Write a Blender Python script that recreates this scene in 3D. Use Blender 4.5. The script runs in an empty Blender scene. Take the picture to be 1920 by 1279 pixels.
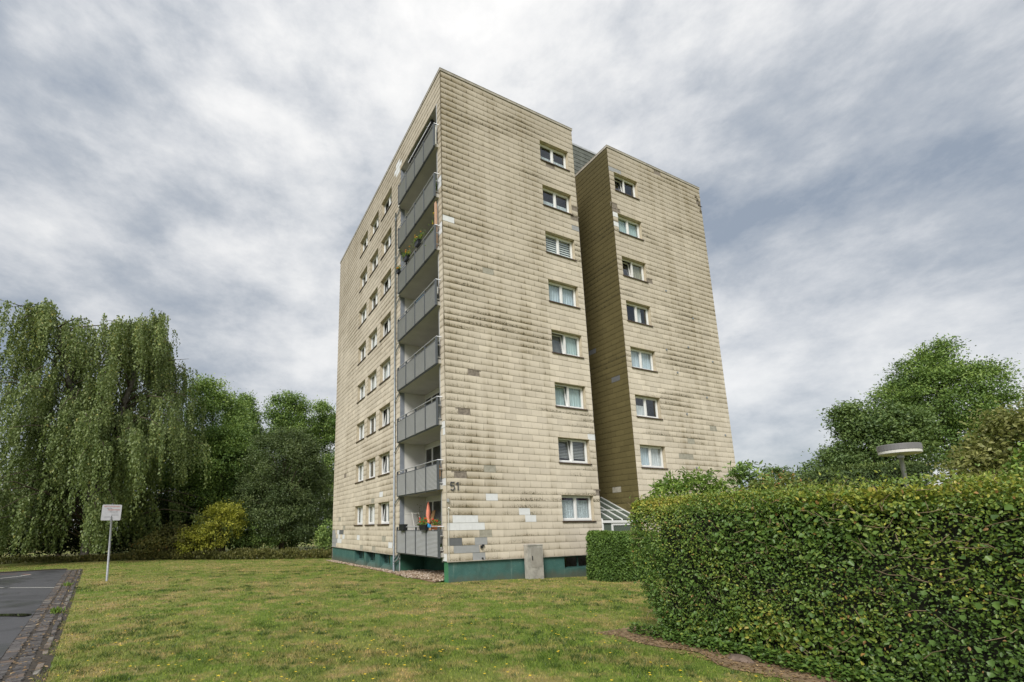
import bpy, math, random
import numpy as np
from mathutils import Vector, Matrix

random.seed(11)
rng = np.random.default_rng(11)
S = bpy.context.scene
COL = S.collection
R = math.radians

# ------------------------------------------------------------------ camera
CAM = Vector((-8.8156, -17.3477, 2.2678))
yaw, pitch, roll = R(26.688), R(11.033), R(-0.833)
fw = Vector((math.sin(yaw) * math.cos(pitch), math.cos(yaw) * math.cos(pitch), math.sin(pitch)))
rt = Vector((math.cos(yaw), -math.sin(yaw), 0))
up = rt.cross(fw)
rt2 = rt * math.cos(roll) + up * math.sin(roll)
up2 = -rt * math.sin(roll) + up * math.cos(roll)
cd = bpy.data.cameras.new('camera')
cam = bpy.data.objects.new('camera', cd)
COL.objects.link(cam)
M = Matrix((rt2, up2, -fw)).transposed().to_4x4()
M.translation = CAM
cam.matrix_world = M
cd.sensor_fit = 'HORIZONTAL'
cd.sensor_width = 36.0
cd.lens = 882.46 / 1920 * 36.0
cd.shift_x = (960 - 831.858) / 1920
cd.shift_y = (814.143 - 639.5) / 1920
cd.clip_start = 0.05
cd.clip_end = 3000
S.camera = cam

# ------------------------------------------------------------------ sky and sun
SKY0 = (12.0, 4.0, 1.0)
SKYK = 0.465
SUN_AZ, SUN_EL = R(232), R(40)          # compass direction the light comes from (from +Y, clockwise)
world = bpy.data.worlds.new('World')
S.world = world
world.use_nodes = True
nt = world.node_tree
nt.nodes.clear()


def N(tree, kind, **kw):
    n = tree.nodes.new(kind)
    for k, v in kw.items():
        if k == 'inp':
            for a, b in v.items():
                n.inputs[a].default_value = b
        else:
            setattr(n, k, v)
    return n


def math_(tree, op, a, b=None, c=None, clamp=False):
    n = tree.nodes.new('ShaderNodeMath')
    n.operation = op
    n.use_clamp = clamp
    for i, x in enumerate((a, b, c)):
        if x is None:
            continue
        if isinstance(x, (int, float)):
            n.inputs[i].default_value = x
        else:
            tree.links.new(x, n.inputs[i])
    return n.outputs[0]


def ramp(tree, fac, stops, interp='LINEAR'):
    n = tree.nodes.new('ShaderNodeValToRGB')
    n.color_ramp.interpolation = interp
    el = n.color_ramp.elements
    while len(el) < len(stops):
        el.new(0.5)
    for e, (p, c) in zip(el, stops):
        e.position = p
        e.color = (*c, 1) if len(c) == 3 else c
    tree.links.new(fac, n.inputs[0])
    return n.outputs[0]


def mixc(tree, fac, a, b, mode='MIX'):
    n = tree.nodes.new('ShaderNodeMix')
    n.data_type = 'RGBA'
    n.blend_type = mode
    for s, x in ((0, fac), (6, a), (7, b)):
        if isinstance(x, (int, float)):
            n.inputs[s].default_value = x
        elif isinstance(x, tuple):
            n.inputs[s].default_value = (*x, 1) if len(x) == 3 else x
        else:
            tree.links.new(x, n.inputs[s])
    return n.outputs[2]


L = nt.links.new
out = N(nt, 'ShaderNodeOutputWorld')
skyt = N(nt, 'ShaderNodeTexSky', sky_type='NISHITA', sun_disc=False)
skyt.sun_elevation = SUN_EL
skyt.sun_rotation = SUN_AZ
bg1 = N(nt, 'ShaderNodeBackground', inp={1: 0.10})
L(skyt.outputs[0], bg1.inputs[0])
tc = N(nt, 'ShaderNodeTexCoord')
sep = N(nt, 'ShaderNodeSeparateXYZ')
L(tc.outputs['Generated'], sep.inputs[0])
zz = math_(nt, 'ADD', math_(nt, 'MAXIMUM', sep.outputs[2], 0.0), 0.30)
px = math_(nt, 'DIVIDE', sep.outputs[0], zz)
py = math_(nt, 'DIVIDE', sep.outputs[1], zz)
comb = N(nt, 'ShaderNodeCombineXYZ')
L(px, comb.inputs[0]); L(py, comb.inputs[1])
mp = N(nt, 'ShaderNodeMapping')
mp.inputs['Rotation'].default_value = (0, 0, R(20))
L(comb.outputs[0], mp.inputs[0])


def cloud(scale, sx, sy, off, detail, rough, dist):
    m = N(nt, 'ShaderNodeMapping')
    m.inputs['Scale'].default_value = (sx, sy, 1)
    m.inputs['Location'].default_value = (*off, 0)
    L(mp.outputs[0], m.inputs[0])
    n = N(nt, 'ShaderNodeTexNoise', inp={'Scale': scale, 'Detail': detail, 'Roughness': rough, 'Distortion': dist})
    L(m.outputs[0], n.inputs['Vector'])
    return n.outputs[0]


def cloud3(scale, zs, off, detail, rough, dist):
    m = N(nt, 'ShaderNodeMapping')
    m.inputs['Scale'].default_value = (1, 1, zs)
    m.inputs['Location'].default_value = off
    L(tc.outputs['Generated'], m.inputs[0])
    n = N(nt, 'ShaderNodeTexNoise', inp={'Scale': scale, 'Detail': detail, 'Roughness': rough, 'Distortion': dist})
    L(m.outputs[0], n.inputs['Vector'])
    return n.outputs[0]


c1 = cloud3(2.1, 1.3, SKY0, 3, 0.5, 0.0)
c2 = cloud3(6.0, 1.9, (1.3, 4.2, 0.6), 10, 0.62, 0.08)
c3 = cloud(5.0, 1.0, 0.55, (5.5, 2.1), 10, 0.66, 0.05)
cs = math_(nt, 'ADD', math_(nt, 'MULTIPLY', c1, 0.57), math_(nt, 'ADD', math_(nt, 'MULTIPLY', c2, 0.33), math_(nt, 'MULTIPLY', c3, 0.10)))
ccol = ramp(nt, cs, [(0.38, (0.285, 0.330, 0.395)), (0.455, (0.45, 0.48, 0.52)), (0.51, (0.62, 0.635, 0.655)),
                     (0.57, (0.79, 0.79, 0.785)), (0.66, (0.95, 0.935, 0.91))])
# overcast brightening towards the zenith (CIE overcast sky)
lift = math_(nt, 'ADD', math_(nt, 'MULTIPLY', math_(nt, 'MAXIMUM', sep.outputs[2], 0.0), 0.30), 0.88)
ccol = mixc(nt, 1.0, ccol, lift, 'MULTIPLY')
bg2 = N(nt, 'ShaderNodeBackground', inp={1: SKYK})
L(ccol, bg2.inputs[0])
mx = N(nt, 'ShaderNodeMixShader', inp={0: 0.93})
L(bg1.outputs[0], mx.inputs[1]); L(bg2.outputs[0], mx.inputs[2]); L(mx.outputs[0], out.inputs[0])

sd = bpy.data.lights.new('sun', 'SUN')
sd.energy = 1.5
sd.angle = R(22)
sd.color = (1.0, 0.965, 0.90)
sun = bpy.data.objects.new('sun', sd)
COL.objects.link(sun)
to_sun = Vector((math.sin(SUN_AZ) * math.cos(SUN_EL), math.cos(SUN_AZ) * math.cos(SUN_EL), math.sin(SUN_EL)))
sun.rotation_euler = to_sun.to_track_quat('Z', 'Y').to_euler()
sun.location = (0, 0, 60)

vs = S.view_settings
vs.view_transform = 'Standard'
vs.look = 'None'
vs.exposure = 1.2
vs.gamma = 1.0
vs.use_curve_mapping = False
S.render.engine = 'CYCLES'
S.cycles.use_denoising = True
S.cycles.max_bounces = 6
S.cycles.transparent_max_bounces = 10
S.cycles.caustics_reflective = False
S.cycles.caustics_refractive = False

# ------------------------------------------------------------------ helpers


def tag(o, label=None, cat=None, group=None, kind=None):
    if label: o['label'] = label
    if cat: o['category'] = cat
    if group: o['group'] = group
    if kind: o['kind'] = kind
    return o


def empty(name, loc, label=None, cat=None, group=None):
    o = bpy.data.objects.new(name, None)
    o.empty_display_size = 0.2
    o.location = loc
    COL.objects.link(o)
    return tag(o, label, cat, group)


class MB:
    """collects shapes and links them as one mesh object"""

    def __init__(s):
        s.v, s.f, s.m, s.uv, s.t = [], [], [], [], []

    def face(s, pts, m=0, uv=None, t=0.5):
        i = len(s.v)
        s.v += [tuple(p) for p in pts]
        s.f.append(tuple(range(i, i + len(pts))))
        s.m.append(m); s.uv.append(uv); s.t.append(t)

    def box(s, a, b, m=0, t=0.5):
        x0, y0, z0 = a; x1, y1, z1 = b
        x0, x1 = min(x0, x1), max(x0, x1); y0, y1 = min(y0, y1), max(y0, y1); z0, z1 = min(z0, z1), max(z0, z1)
        c = [(x0, y0, z0), (x1, y0, z0), (x1, y1, z0), (x0, y1, z0), (x0, y0, z1), (x1, y0, z1), (x1, y1, z1), (x0, y1, z1)]
        s.hexa(c, m, t)

    def hexa(s, c, m=0, t=0.5):
        i = len(s.v)
        s.v += [tuple(p) for p in c]
        for q in ((0, 3, 2, 1), (4, 5, 6, 7), (0, 1, 5, 4), (1, 2, 6, 5), (2, 3, 7, 6), (3, 0, 4, 7)):
            s.f.append(tuple(i + k for k in q)); s.m.append(m); s.uv.append(None); s.t.append(t)

    def tube(s, path, rad, n=8, m=0, caps=True, t=0.5):
        P = [Vector(p) for p in path]
        if not hasattr(rad, '__len__'): rad = [rad] * len(P)
        base = len(s.v)
        for k, p in enumerate(P):
            d = (P[min(k + 1, len(P) - 1)] - P[max(k - 1, 0)])
            d = d.normalized() if d.length > 1e-9 else Vector((0, 0, 1))
            a = d.cross(Vector((0, 0, 1)) if abs(d.z) < 0.95 else Vector((1, 0, 0))).normalized()
            b = d.cross(a)
            for j in range(n):
                w = 2 * math.pi * j / n
                s.v.append(tuple(p + (a * math.cos(w) + b * math.sin(w)) * rad[k]))
        for k in range(len(P) - 1):
            for j in range(n):
                q = (base + k * n + j, base + k * n + (j + 1) % n, base + (k + 1) * n + (j + 1) % n, base + (k + 1) * n + j)
                s.f.append(q); s.m.append(m); s.uv.append(None); s.t.append(t)
        if caps:
            s.f.append(tuple(base + j for j in range(n))); s.m.append(m); s.uv.append(None); s.t.append(t)
            s.f.append(tuple(base + (len(P) - 1) * n + j for j in range(n - 1, -1, -1))); s.m.append(m); s.uv.append(None); s.t.append(t)

    def lathe(s, prof, c, n=24, m=0):
        base = len(s.v)
        for (r, z) in prof:
            for j in range(n):
                w = 2 * math.pi * j / n
                s.v.append((c[0] + r * math.cos(w), c[1] + r * math.sin(w), c[2] + z))
        for k in range(len(prof) - 1):
            mm = m[k] if hasattr(m, '__len__') else m
            for j in range(n):
                s.f.append((base + k * n + j, base + k * n + (j + 1) % n, base + (k + 1) * n + (j + 1) % n, base + (k + 1) * n + j))
                s.m.append(mm); s.uv.append(None); s.t.append(0.5)

    def build(s, name, mats, parent=None, smooth=False, kind=None):
        me = bpy.data.meshes.new(name)
        me.from_pydata(s.v, [], s.f)
        if not isinstance(mats, (list, tuple)): mats = [mats]
        for mt in mats: me.materials.append(mt)
        me.polygons.foreach_set('material_index', s.m)
        if smooth: me.polygons.foreach_set('use_smooth', [True] * len(s.f))
        if any(u is not None for u in s.uv):
            ul = me.uv_layers.new(name='UVMap')
            d = []
            for f, u in zip(s.f, s.uv):
                d += [c for p in (u if u is not None else [(0.5, 0.5)] * len(f)) for c in p]
            ul.data.foreach_set('uv', d)
        at = me.attributes.new('tint', 'FLOAT', 'FACE')
        at.data.foreach_set('value', s.t)
        me.update()
        o = bpy.data.objects.new(name, me)
        COL.objects.link(o)
        if parent is not None: o.parent = parent
        if kind: o['kind'] = kind
        return o


def np_mesh(name, V, F, mats, tint=None, parent=None, smooth=False, midx=None, kind=None):
    """mesh from arrays: F is (n,3) or (n,4)"""
    me = bpy.data.meshes.new(name)
    k = F.shape[1]
    me.vertices.add(len(V)); me.vertices.foreach_set('co', V.astype(np.float32).ravel())
    me.loops.add(F.size); me.loops.foreach_set('vertex_index', F.astype(np.int32).ravel())
    me.polygons.add(len(F))
    me.polygons.foreach_set('loop_start', np.arange(0, F.size, k, dtype=np.int32))
    me.polygons.foreach_set('loop_total', np.full(len(F), k, dtype=np.int32))
    for mt in (mats if isinstance(mats, (list, tuple)) else [mats]): me.materials.append(mt)
    if midx is not None: me.polygons.foreach_set('material_index', midx.astype(np.int32))
    if smooth: me.polygons.foreach_set('use_smooth', np.ones(len(F), bool))
    me.update(calc_edges=True)
    if tint is not None:
        at = me.attributes.new('tint', 'FLOAT', 'FACE')
        at.data.foreach_set('value', tint.astype(np.float32))
    o = bpy.data.objects.new(name, me)
    COL.objects.link(o)
    if parent is not None: o.parent = parent
    if kind: o['kind'] = kind
    return o


def newmat(name):
    m = bpy.data.materials.new(name)
    m.use_nodes = True
    t = m.node_tree
    t.nodes.clear()
    o = t.nodes.new('ShaderNodeOutputMaterial')
    b = t.nodes.new('ShaderNodeBsdfPrincipled')
    t.links.new(b.outputs[0], o.inputs[0])
    return m, t, b, o


def noise(t, scale, detail=4, rough=0.55, vec=None, dist=0.0):
    n = N(t, 'ShaderNodeTexNoise', inp={'Scale': scale, 'Detail': detail, 'Roughness': rough, 'Distortion': dist})
    if vec is not None: t.links.new(vec, n.inputs['Vector'])
    return n.outputs[0]


def pos(t, sx=1, sy=1, sz=1):
    g = t.nodes.new('ShaderNodeNewGeometry')
    m = t.nodes.new('ShaderNodeMapping')
    m.inputs['Scale'].default_value = (sx, sy, sz)
    t.links.new(g.outputs['Position'], m.inputs[0])
    return m.outputs[0]


def bump(t, b, h, strength, dist):
    n = N(t, 'ShaderNodeBump', inp={'Strength': strength, 'Distance': dist})
    t.links.new(h, n.inputs['Height'])
    t.links.new(n.outputs[0], b.inputs['Normal'])


def plain(name, col, rough=0.6, var=0.18, scale=6.0, metal=0.0, bstr=0.0, bscale=60.0, spec=0.4, dark=None):
    m, t, b, o = newmat(name)
    p = pos(t)
    f = noise(t, scale, 5, 0.6, p)
    a = tuple(c * (1 - var) for c in col) if dark is None else dark
    c2 = tuple(min(1, c * (1 + var)) for c in col)
    c = ramp(t, f, [(0.32, a), (0.68, c2)])
    t.links.new(c, b.inputs['Base Color'])
    b.inputs['Roughness'].default_value = rough
    b.inputs['Metallic'].default_value = metal
    b.inputs['Specular IOR Level'].default_value = spec
    if bstr: bump(t, b, noise(t, bscale, 3, 0.6, p), bstr, 0.01)
    return m


def leafmat(name, stops, rough=0.5, trans=0.3, spec=0.35, nscale=0.0):
    """leaf colours picked by the face attribute tint; some light passes through"""
    m, t, b, o = newmat(name)
    a = N(t, 'ShaderNodeAttribute', attribute_name='tint')
    c = ramp(t, a.outputs['Fac'], stops)
    t.links.new(c, b.inputs['Base Color'])
    b.inputs['Roughness'].default_value = rough
    b.inputs['Specular IOR Level'].default_value = spec
    tr = N(t, 'ShaderNodeBsdfTranslucent')
    c2 = mixc(t, 0.5, c, (0.16, 0.24, 0.02), 'MIX')
    t.links.new(c2, tr.inputs[0])
    ms = N(t, 'ShaderNodeMixShader', inp={0: trans})
    t.links.new(b.outputs[0], ms.inputs[1]); t.links.new(tr.outputs[0], ms.inputs[2]); t.links.new(ms.outputs[0], o.inputs[0])
    return m


def shingle_mat(name, base, dirt, moss, kd, km, rough=0.75, kc=0.45):
    """fibre-cement slate: pale face, grime along the drip edge and the joints, moss spots in bands"""
    m, t, b, o = newmat(name)
    uvn = N(t, 'ShaderNodeUVMap', uv_map='UVMap')
    sp = N(t, 'ShaderNodeSeparateXYZ'); t.links.new(uvn.outputs[0], sp.inputs[0])
    u, v = sp.outputs[0], sp.outputs[1]
    at = N(t, 'ShaderNodeAttribute', attribute_name='tint').outputs['Fac']
    pw = pos(t)
    big = noise(t, 0.22, 3, 0.5, pw)
    band = noise(t, 1.0, 3, 0.55, pos(t, 0.16, 0.16, 0.75))
    fine = noise(t, 9.0, 5, 0.65, pw)
    streak = noise(t, 1.0, 4, 0.6, pos(t, 7.0, 7.0, 0.9))
    spots = noise(t, 21.0, 4, 0.7, pw)
    # where rain and algae have settled: bands, long runs, the corner and the upper storeys
    run = noise(t, 1.0, 4, 0.6, pos(t, 1.5, 1.5, 0.10))
    sepz = N(t, 'ShaderNodeSeparateXYZ'); t.links.new(pw, sepz.inputs[0])
    X_, Z_ = sepz.outputs[0], sepz.outputs[2]
    corner = math_(t, 'SUBTRACT', 1.0, N_smooth(t, X_, 0.2, 2.4))
    bay = math_(t, 'MULTIPLY', N_smooth(t, X_, 5.0, 6.2), math_(t, 'SUBTRACT', 1.0, N_smooth(t, X_, 13.4, 14.4)))
    upz = N_smooth(t, Z_, 7.0, 22.0)
    amt = math_(t, 'ADD', math_(t, 'MULTIPLY', N_smooth(t, big, 0.36, 0.64), 0.50), math_(t, 'MULTIPLY', N_smooth(t, band, 0.46, 0.66), 0.55))
    amt = math_(t, 'ADD', amt, math_(t, 'MULTIPLY', N_smooth(t, run, 0.45, 0.66), 0.6))
    amt = math_(t, 'ADD', amt, math_(t, 'ADD', math_(t, 'MULTIPLY', corner, kc), math_(t, 'MULTIPLY', upz, 0.45)))
    amt = math_(t, 'MULTIPLY', amt, math_(t, 'SUBTRACT', 1.0, math_(t, 'MULTIPLY', bay, 0.5)))
    low = math_(t, 'POWER', math_(t, 'SUBTRACT', 1.0, v), 1.4)
    e = math_(t, 'ABSOLUTE', math_(t, 'SUBTRACT', u, 0.5))
    edge = N_smooth(t, e, 0.42, 0.5)
    soft = math_(t, 'MULTIPLY', math_(t, 'ADD', low, 0.22), math_(t, 'ADD', math_(t, 'MULTIPLY', amt, 0.62), 0.10))
    grime = math_(t, 'MULTIPLY', soft, kd, clamp=True)
    lip = math_(t, 'SUBTRACT', 1.0, N_smooth(t, math_(t, 'SUBTRACT', v, math_(t, 'MULTIPLY', streak, 0.5)), -0.30, 0.10))
    lip = math_(t, 'MULTIPLY', lip, math_(t, 'MULTIPLY', amt, 0.40 * kd))
    jn = math_(t, 'MULTIPLY', math_(t, 'MULTIPLY', edge, math_(t, 'SUBTRACT', 1.0, N_smooth(t, v, 0.0, 0.75))), math_(t, 'ADD', math_(t, 'MULTIPLY', amt, 0.85), 0.08))
    drip = math_(t, 'MULTIPLY', math_(t, 'SUBTRACT', 1.0, N_smooth(t, v, 0.0, 0.06)), 0.22)
    seam = math_(t, 'MULTIPLY', N_smooth(t, e, 0.488, 0.5), 0.16)
    dk = math_(t, 'MAXIMUM', math_(t, 'MAXIMUM', lip, jn), math_(t, 'MAXIMUM', drip, seam), clamp=True)
    # tint 0..1 : paler / browner slates
    high = math_(t, 'MULTIPLY', N_smooth(t, Z_, 9.0, 25.0), math_(t, 'ADD', math_(t, 'MULTIPLY', big, 0.9), 0.15))
    b0 = tuple(c * 0.86 for c in base); b1 = tuple(min(1, c * 1.10) for c in base)
    c = ramp(t, at, [(0.0, b0), (1.0, b1)])
    c = mixc(t, math_(t, 'MULTIPLY', N_smooth(t, fine, 0.35, 0.75), 0.16), c, tuple(x * 0.72 for x in base))
    c = mixc(t, math_(t, 'MULTIPLY', high, 0.95), c, tuple(x * k for x, k in zip(base, (0.56, 0.56, 0.555))))
    c = mixc(t, grime, c, dirt)
    c = mixc(t, dk, c, tuple(x * 0.45 for x in dirt))
    mo = math_(t, 'MULTIPLY', N_smooth(t, spots, 0.49, 0.58), math_(t, 'SUBTRACT', 1.0, N_smooth(t, v, 0.05, 0.75)))
    mo = math_(t, 'MULTIPLY', mo, math_(t, 'MULTIPLY', math_(t, 'ADD', N_smooth(t, band, 0.52, 0.66), math_(t, 'MULTIPLY', corner, kc * 0.9)), km), clamp=True)
    c = mixc(t, mo, c, moss)
    t.links.new(c, b.inputs['Base Color'])
    b.inputs['Roughness'].default_value = rough
    b.inputs['Specular IOR Level'].default_value = 0.25
    bump(t, b, fine, 0.12, 0.01)
    return m


def N_smooth(t, x, lo, hi):
    n = N(t, 'ShaderNodeMapRange', interpolation_type='SMOOTHSTEP')
    n.inputs['From Min'].default_value = lo
    n.inputs['From Max'].default_value = hi
    if isinstance(x, (int, float)): n.inputs[0].default_value = x
    else: t.links.new(x, n.inputs[0])
    return n.outputs[0]


# ------------------------------------------------------------------ materials
MAT = {}
MAT['shingle'] = shingle_mat('fibre_cement_slate', (0.725, 0.65, 0.54), (0.235, 0.185, 0.10), (0.058, 0.05, 0.025), 0.80, 1.5)
MAT['shingle_clean'] = shingle_mat('fibre_cement_slate_side', (0.67, 0.60, 0.49), (0.28, 0.225, 0.145), (0.10, 0.085, 0.045), 0.62, 0.6, kc=0.0)
MAT['shingle_algae'] = shingle_mat('fibre_cement_slate_algae', (0.142, 0.118, 0.050), (0.088, 0.072, 0.030), (0.03, 0.028, 0.015), 0.8, 0.9)
MAT['shingle_white'] = plain('new_white_slate', (0.72, 0.73, 0.74), 0.6, 0.05)
MAT['shingle_grey'] = plain('new_grey_slate', (0.34, 0.345, 0.35), 0.6, 0.06)
MAT['shingle_dark'] = plain('new_dark_slate', (0.14, 0.145, 0.15), 0.6, 0.06)
MAT['shingle_old'] = plain('old_grey_slate', (0.36, 0.34, 0.28), 0.7, 0.2)
MAT['underlay'] = plain('bare_underlay', (0.24, 0.205, 0.17), 0.9, 0.35, 9)
MAT['slate_dark'] = plain('dark_slate', (0.13, 0.14, 0.125), 0.7, 0.25, 3)
MAT['coping'] = plain('coping_metal', (0.40, 0.365, 0.31), 0.5, 0.2, 3)
MAT['reveal'] = plain('reveal_panel', (0.52, 0.45, 0.335), 0.6, 0.18, 5)
MAT['upvc'] = plain('white_window_frame', (0.80, 0.80, 0.79), 0.35, 0.03)
MAT['sill'] = plain('brown_sill', (0.075, 0.05, 0.035), 0.5, 0.3)
MAT['render_white'] = plain('white_render', (0.72, 0.71, 0.68), 0.85, 0.05, 2, bstr=0.2)
MAT['concrete'] = plain('concrete', (0.36, 0.345, 0.31), 0.85, 0.25, 5, bstr=0.3)
MAT['soffit'] = plain('painted_soffit', (0.50, 0.485, 0.45), 0.85, 0.08, 1.5)
MAT['grey_metal'] = plain('grey_railing_panel', (0.36, 0.365, 0.37), 0.5, 0.05, 2, metal=0.05)
MAT['dark_metal'] = plain('dark_grey_metal', (0.10, 0.11, 0.12), 0.45, 0.1, 4, metal=0.2)
MAT['galv'] = plain('galvanised_steel', (0.50, 0.51, 0.52), 0.4, 0.15, 12, metal=0.4)
MAT['zinc'] = plain('zinc_pipe', (0.30, 0.33, 0.36), 0.42, 0.2, 5, metal=0.45)
MAT['grey_band'] = plain('grey_wall_band', (0.25, 0.275, 0.32), 0.6, 0.1, 3)
MAT['black'] = plain('black_plastic', (0.02, 0.022, 0.025), 0.45, 0.2)
MAT['wood'] = plain('raw_board', (0.42, 0.25, 0.12), 0.7, 0.25, 10)
MAT['plywood'] = plain('pink_board', (0.55, 0.35, 0.24), 0.7, 0.12, 8)
MAT['salmon'] = plain('salmon_cloth', (0.80, 0.27, 0.18), 0.8, 0.12, 10)
MAT['terracotta'] = plain('terracotta', (0.50, 0.17, 0.08), 0.8, 0.15)
MAT['blue'] = plain('blue_plastic', (0.04, 0.30, 0.62), 0.4, 0.1)
MAT['white_paint'] = plain('white_enamel', (0.60, 0.60, 0.61), 0.4, 0.04)
MAT['red_paint'] = plain('red_lettering', (0.44, 0.19, 0.155), 0.5, 0.05)
MAT['grey_text'] = plain('grey_lettering', (0.27, 0.27, 0.29), 0.5, 0.05)
MAT['number'] = plain('dark_number', (0.075, 0.078, 0.085), 0.5, 0.1)
MAT['bark'] = plain('bark', (0.09, 0.07, 0.05), 0.9, 0.4, 12, bstr=0.6, bscale=30)
MAT['birch_bark'] = plain('birch_bark', (0.20, 0.18, 0.155), 0.8, 0.5, 5, bstr=0.3, bscale=20)
MAT['twig'] = plain('twig', (0.20, 0.15, 0.09), 0.9, 0.35, 12)
MAT['soil'] = plain('dry_soil', (0.21, 0.145, 0.085), 0.95, 0.45, 7, bstr=0.8, bscale=18)
MAT['post_grey'] = plain('weathered_zinc_post', (0.30, 0.31, 0.33), 0.5, 0.2, 10, metal=0.2)
MAT['sign_plate'] = plain('dull_sign_plate', (0.42, 0.42, 0.44), 0.5, 0.08, 6)
MAT['lamp_dark'] = plain('lamp_cover', (0.19, 0.185, 0.185), 0.4, 0.08, 3)
MAT['lamp_cream'] = plain('lamp_diffuser', (0.70, 0.685, 0.63), 0.45, 0.05, 3)
MAT['stone'] = plain('brown_stone', (0.15, 0.11, 0.085), 0.8, 0.4, 6)

# painted plinth: green-teal masonry paint with pale run marks
m, t, b, o = newmat('teal_plinth_paint')
p1 = noise(t, 1.0, 4, 0.6, pos(t, 6, 6, 0.8)); p2 = noise(t, 2.0, 5, 0.65, pos(t)); p3 = noise(t, 30, 3, 0.6, pos(t))
c = ramp(t, p2, [(0.3, (0.040, 0.115, 0.103)), (0.7, (0.066, 0.165, 0.150))])
c = mixc(t, math_(t, 'MULTIPLY', N_smooth(t, p1, 0.58, 0.75), 0.45), c, (0.22, 0.30, 0.27))
c = mixc(t, math_(t, 'MULTIPLY', N_smooth(t, p3, 0.64, 0.70), 0.5), c, (0.38, 0.42, 0.37))
sz_ = N(t, 'ShaderNodeSeparateXYZ'); t.links.new(pos(t), sz_.inputs[0])
spl = math_(t, 'SUBTRACT', 1.0, N_smooth(t, math_(t, 'SUBTRACT', sz_.outputs[2], math_(t, 'MULTIPLY', noise(t, 3.5, 5, 0.7, pos(t)), 0.55)), -0.32, 0.10))
c = mixc(t, math_(t, 'MULTIPLY', spl, 0.7), c, (0.11, 0.105, 0.075))
alg = N_smooth(t, noise(t, 1.1, 5, 0.65, pos(t)), 0.54, 0.70)
c = mixc(t, math_(t, 'MULTIPLY', alg, 0.45), c, (0.045, 0.085, 0.075))
t.links.new(c, b.inputs['Base Color']); b.inputs['Roughness'].default_value = 0.6
bump(t, b, p3, 0.15, 0.01)
MAT['plinth'] = m
MAT['plinth_dark'] = plain('dark_green_plinth_paint', (0.026, 0.095, 0.062), 0.7, 0.25, 2)
MAT['plinth_bright'] = plain('bright_green_plinth_paint', (0.055, 0.20, 0.10), 0.6, 0.15, 2)

# window glass: see-through with a real reflection
m, t, b, o = newmat('window_glass')
t.nodes.remove(b)
tr = N(t, 'ShaderNodeBsdfTransparent'); tr.inputs[0].default_value = (0.93, 0.97, 0.97, 1)
gl = N(t, 'ShaderNodeBsdfGlossy', inp={'Roughness': 0.02}); gl.inputs[0].default_value = (0.9, 0.95, 1, 1)
fr = N(t, 'ShaderNodeLayerWeight', inp={0: 0.5})
fa = math_(t, 'ADD', math_(t, 'MULTIPLY', math_(t, 'POWER', fr.outputs['Facing'], 4.0), 0.9), 0.085, clamp=True)
ms = N(t, 'ShaderNodeMixShader')
t.links.new(fa, ms.inputs[0]); t.links.new(tr.outputs[0], ms.inputs[1]); t.links.new(gl.outputs[0], ms.inputs[2]); t.links.new(ms.outputs[0], o.inputs[0])
MAT['glass'] = m
# frosted roof glass of the porch
m, t, b, o = newmat('porch_glass')
b.inputs['Base Color'].default_value = (0.22, 0.27, 0.23, 1); b.inputs['Roughness'].default_value = 0.12
tr = N(t, 'ShaderNodeBsdfTransparent'); tr.inputs[0].default_value = (0.62, 0.68, 0.62, 1)
ms = N(t, 'ShaderNodeMixShader', inp={0: 0.5})
t.links.new(tr.outputs[0], ms.inputs[1]); t.links.new(b.outputs[0], ms.inputs[2]); t.links.new(ms.outputs[0], o.inputs[0])
MAT['porch_glass'] = m


def curtain_mat(name, col, sc=(40, 40, 3), lace=False, alpha=0.0):
    m, t, b, o = newmat(name)
    f = noise(t, 1.0, 3, 0.5, pos(t, *sc))
    c = ramp(t, f, [(0.3, tuple(x * 0.62 for x in col)), (0.7, col)])
    t.links.new(c, b.inputs['Base Color']); b.inputs['Roughness'].default_value = 0.9
    if lace or alpha:
        tr = N(t, 'ShaderNodeBsdfTransparent')
        ms = N(t, 'ShaderNodeMixShader')
        if lace:
            g = noise(t, 26.0, 3, 0.6, pos(t))
            t.links.new(math_(t, 'ADD', math_(t, 'MULTIPLY', N_smooth(t, g, 0.42, 0.56), 0.35), 0.65), ms.inputs[0])
        else:
            ms.inputs[0].default_value = alpha
        t.links.new(tr.outputs[0], ms.inputs[1]); t.links.new(b.outputs[0], ms.inputs[2]); t.links.new(ms.outputs[0], o.inputs[0])
    return m


MAT['cur_white'] = curtain_mat('white_curtain', (0.80, 0.82, 0.84))
MAT['cur_blue'] = curtain_mat('pale_blue_curtain', (0.66, 0.76, 0.84))
MAT['cur_teal'] = curtain_mat('pale_teal_curtain', (0.58, 0.72, 0.72))
MAT['cur_grey'] = curtain_mat('grey_screen', (0.22, 0.22, 0.22), (3, 3, 3))
MAT['cur_tan'] = curtain_mat('tan_curtain', (0.42, 0.40, 0.30))
MAT['cur_violet'] = curtain_mat('violet_valance', (0.10, 0.03, 0.12))
MAT['lace'] = curtain_mat('lace_curtain', (0.80, 0.87, 0.92), (30, 30, 6), lace=True)
MAT['blind'] = plain('blind_slat', (0.72, 0.76, 0.74), 0.6, 0.05)
MAT['blind_grey'] = plain('grey_blind_slat', (0.33, 0.33, 0.32), 0.6, 0.05)

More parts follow.
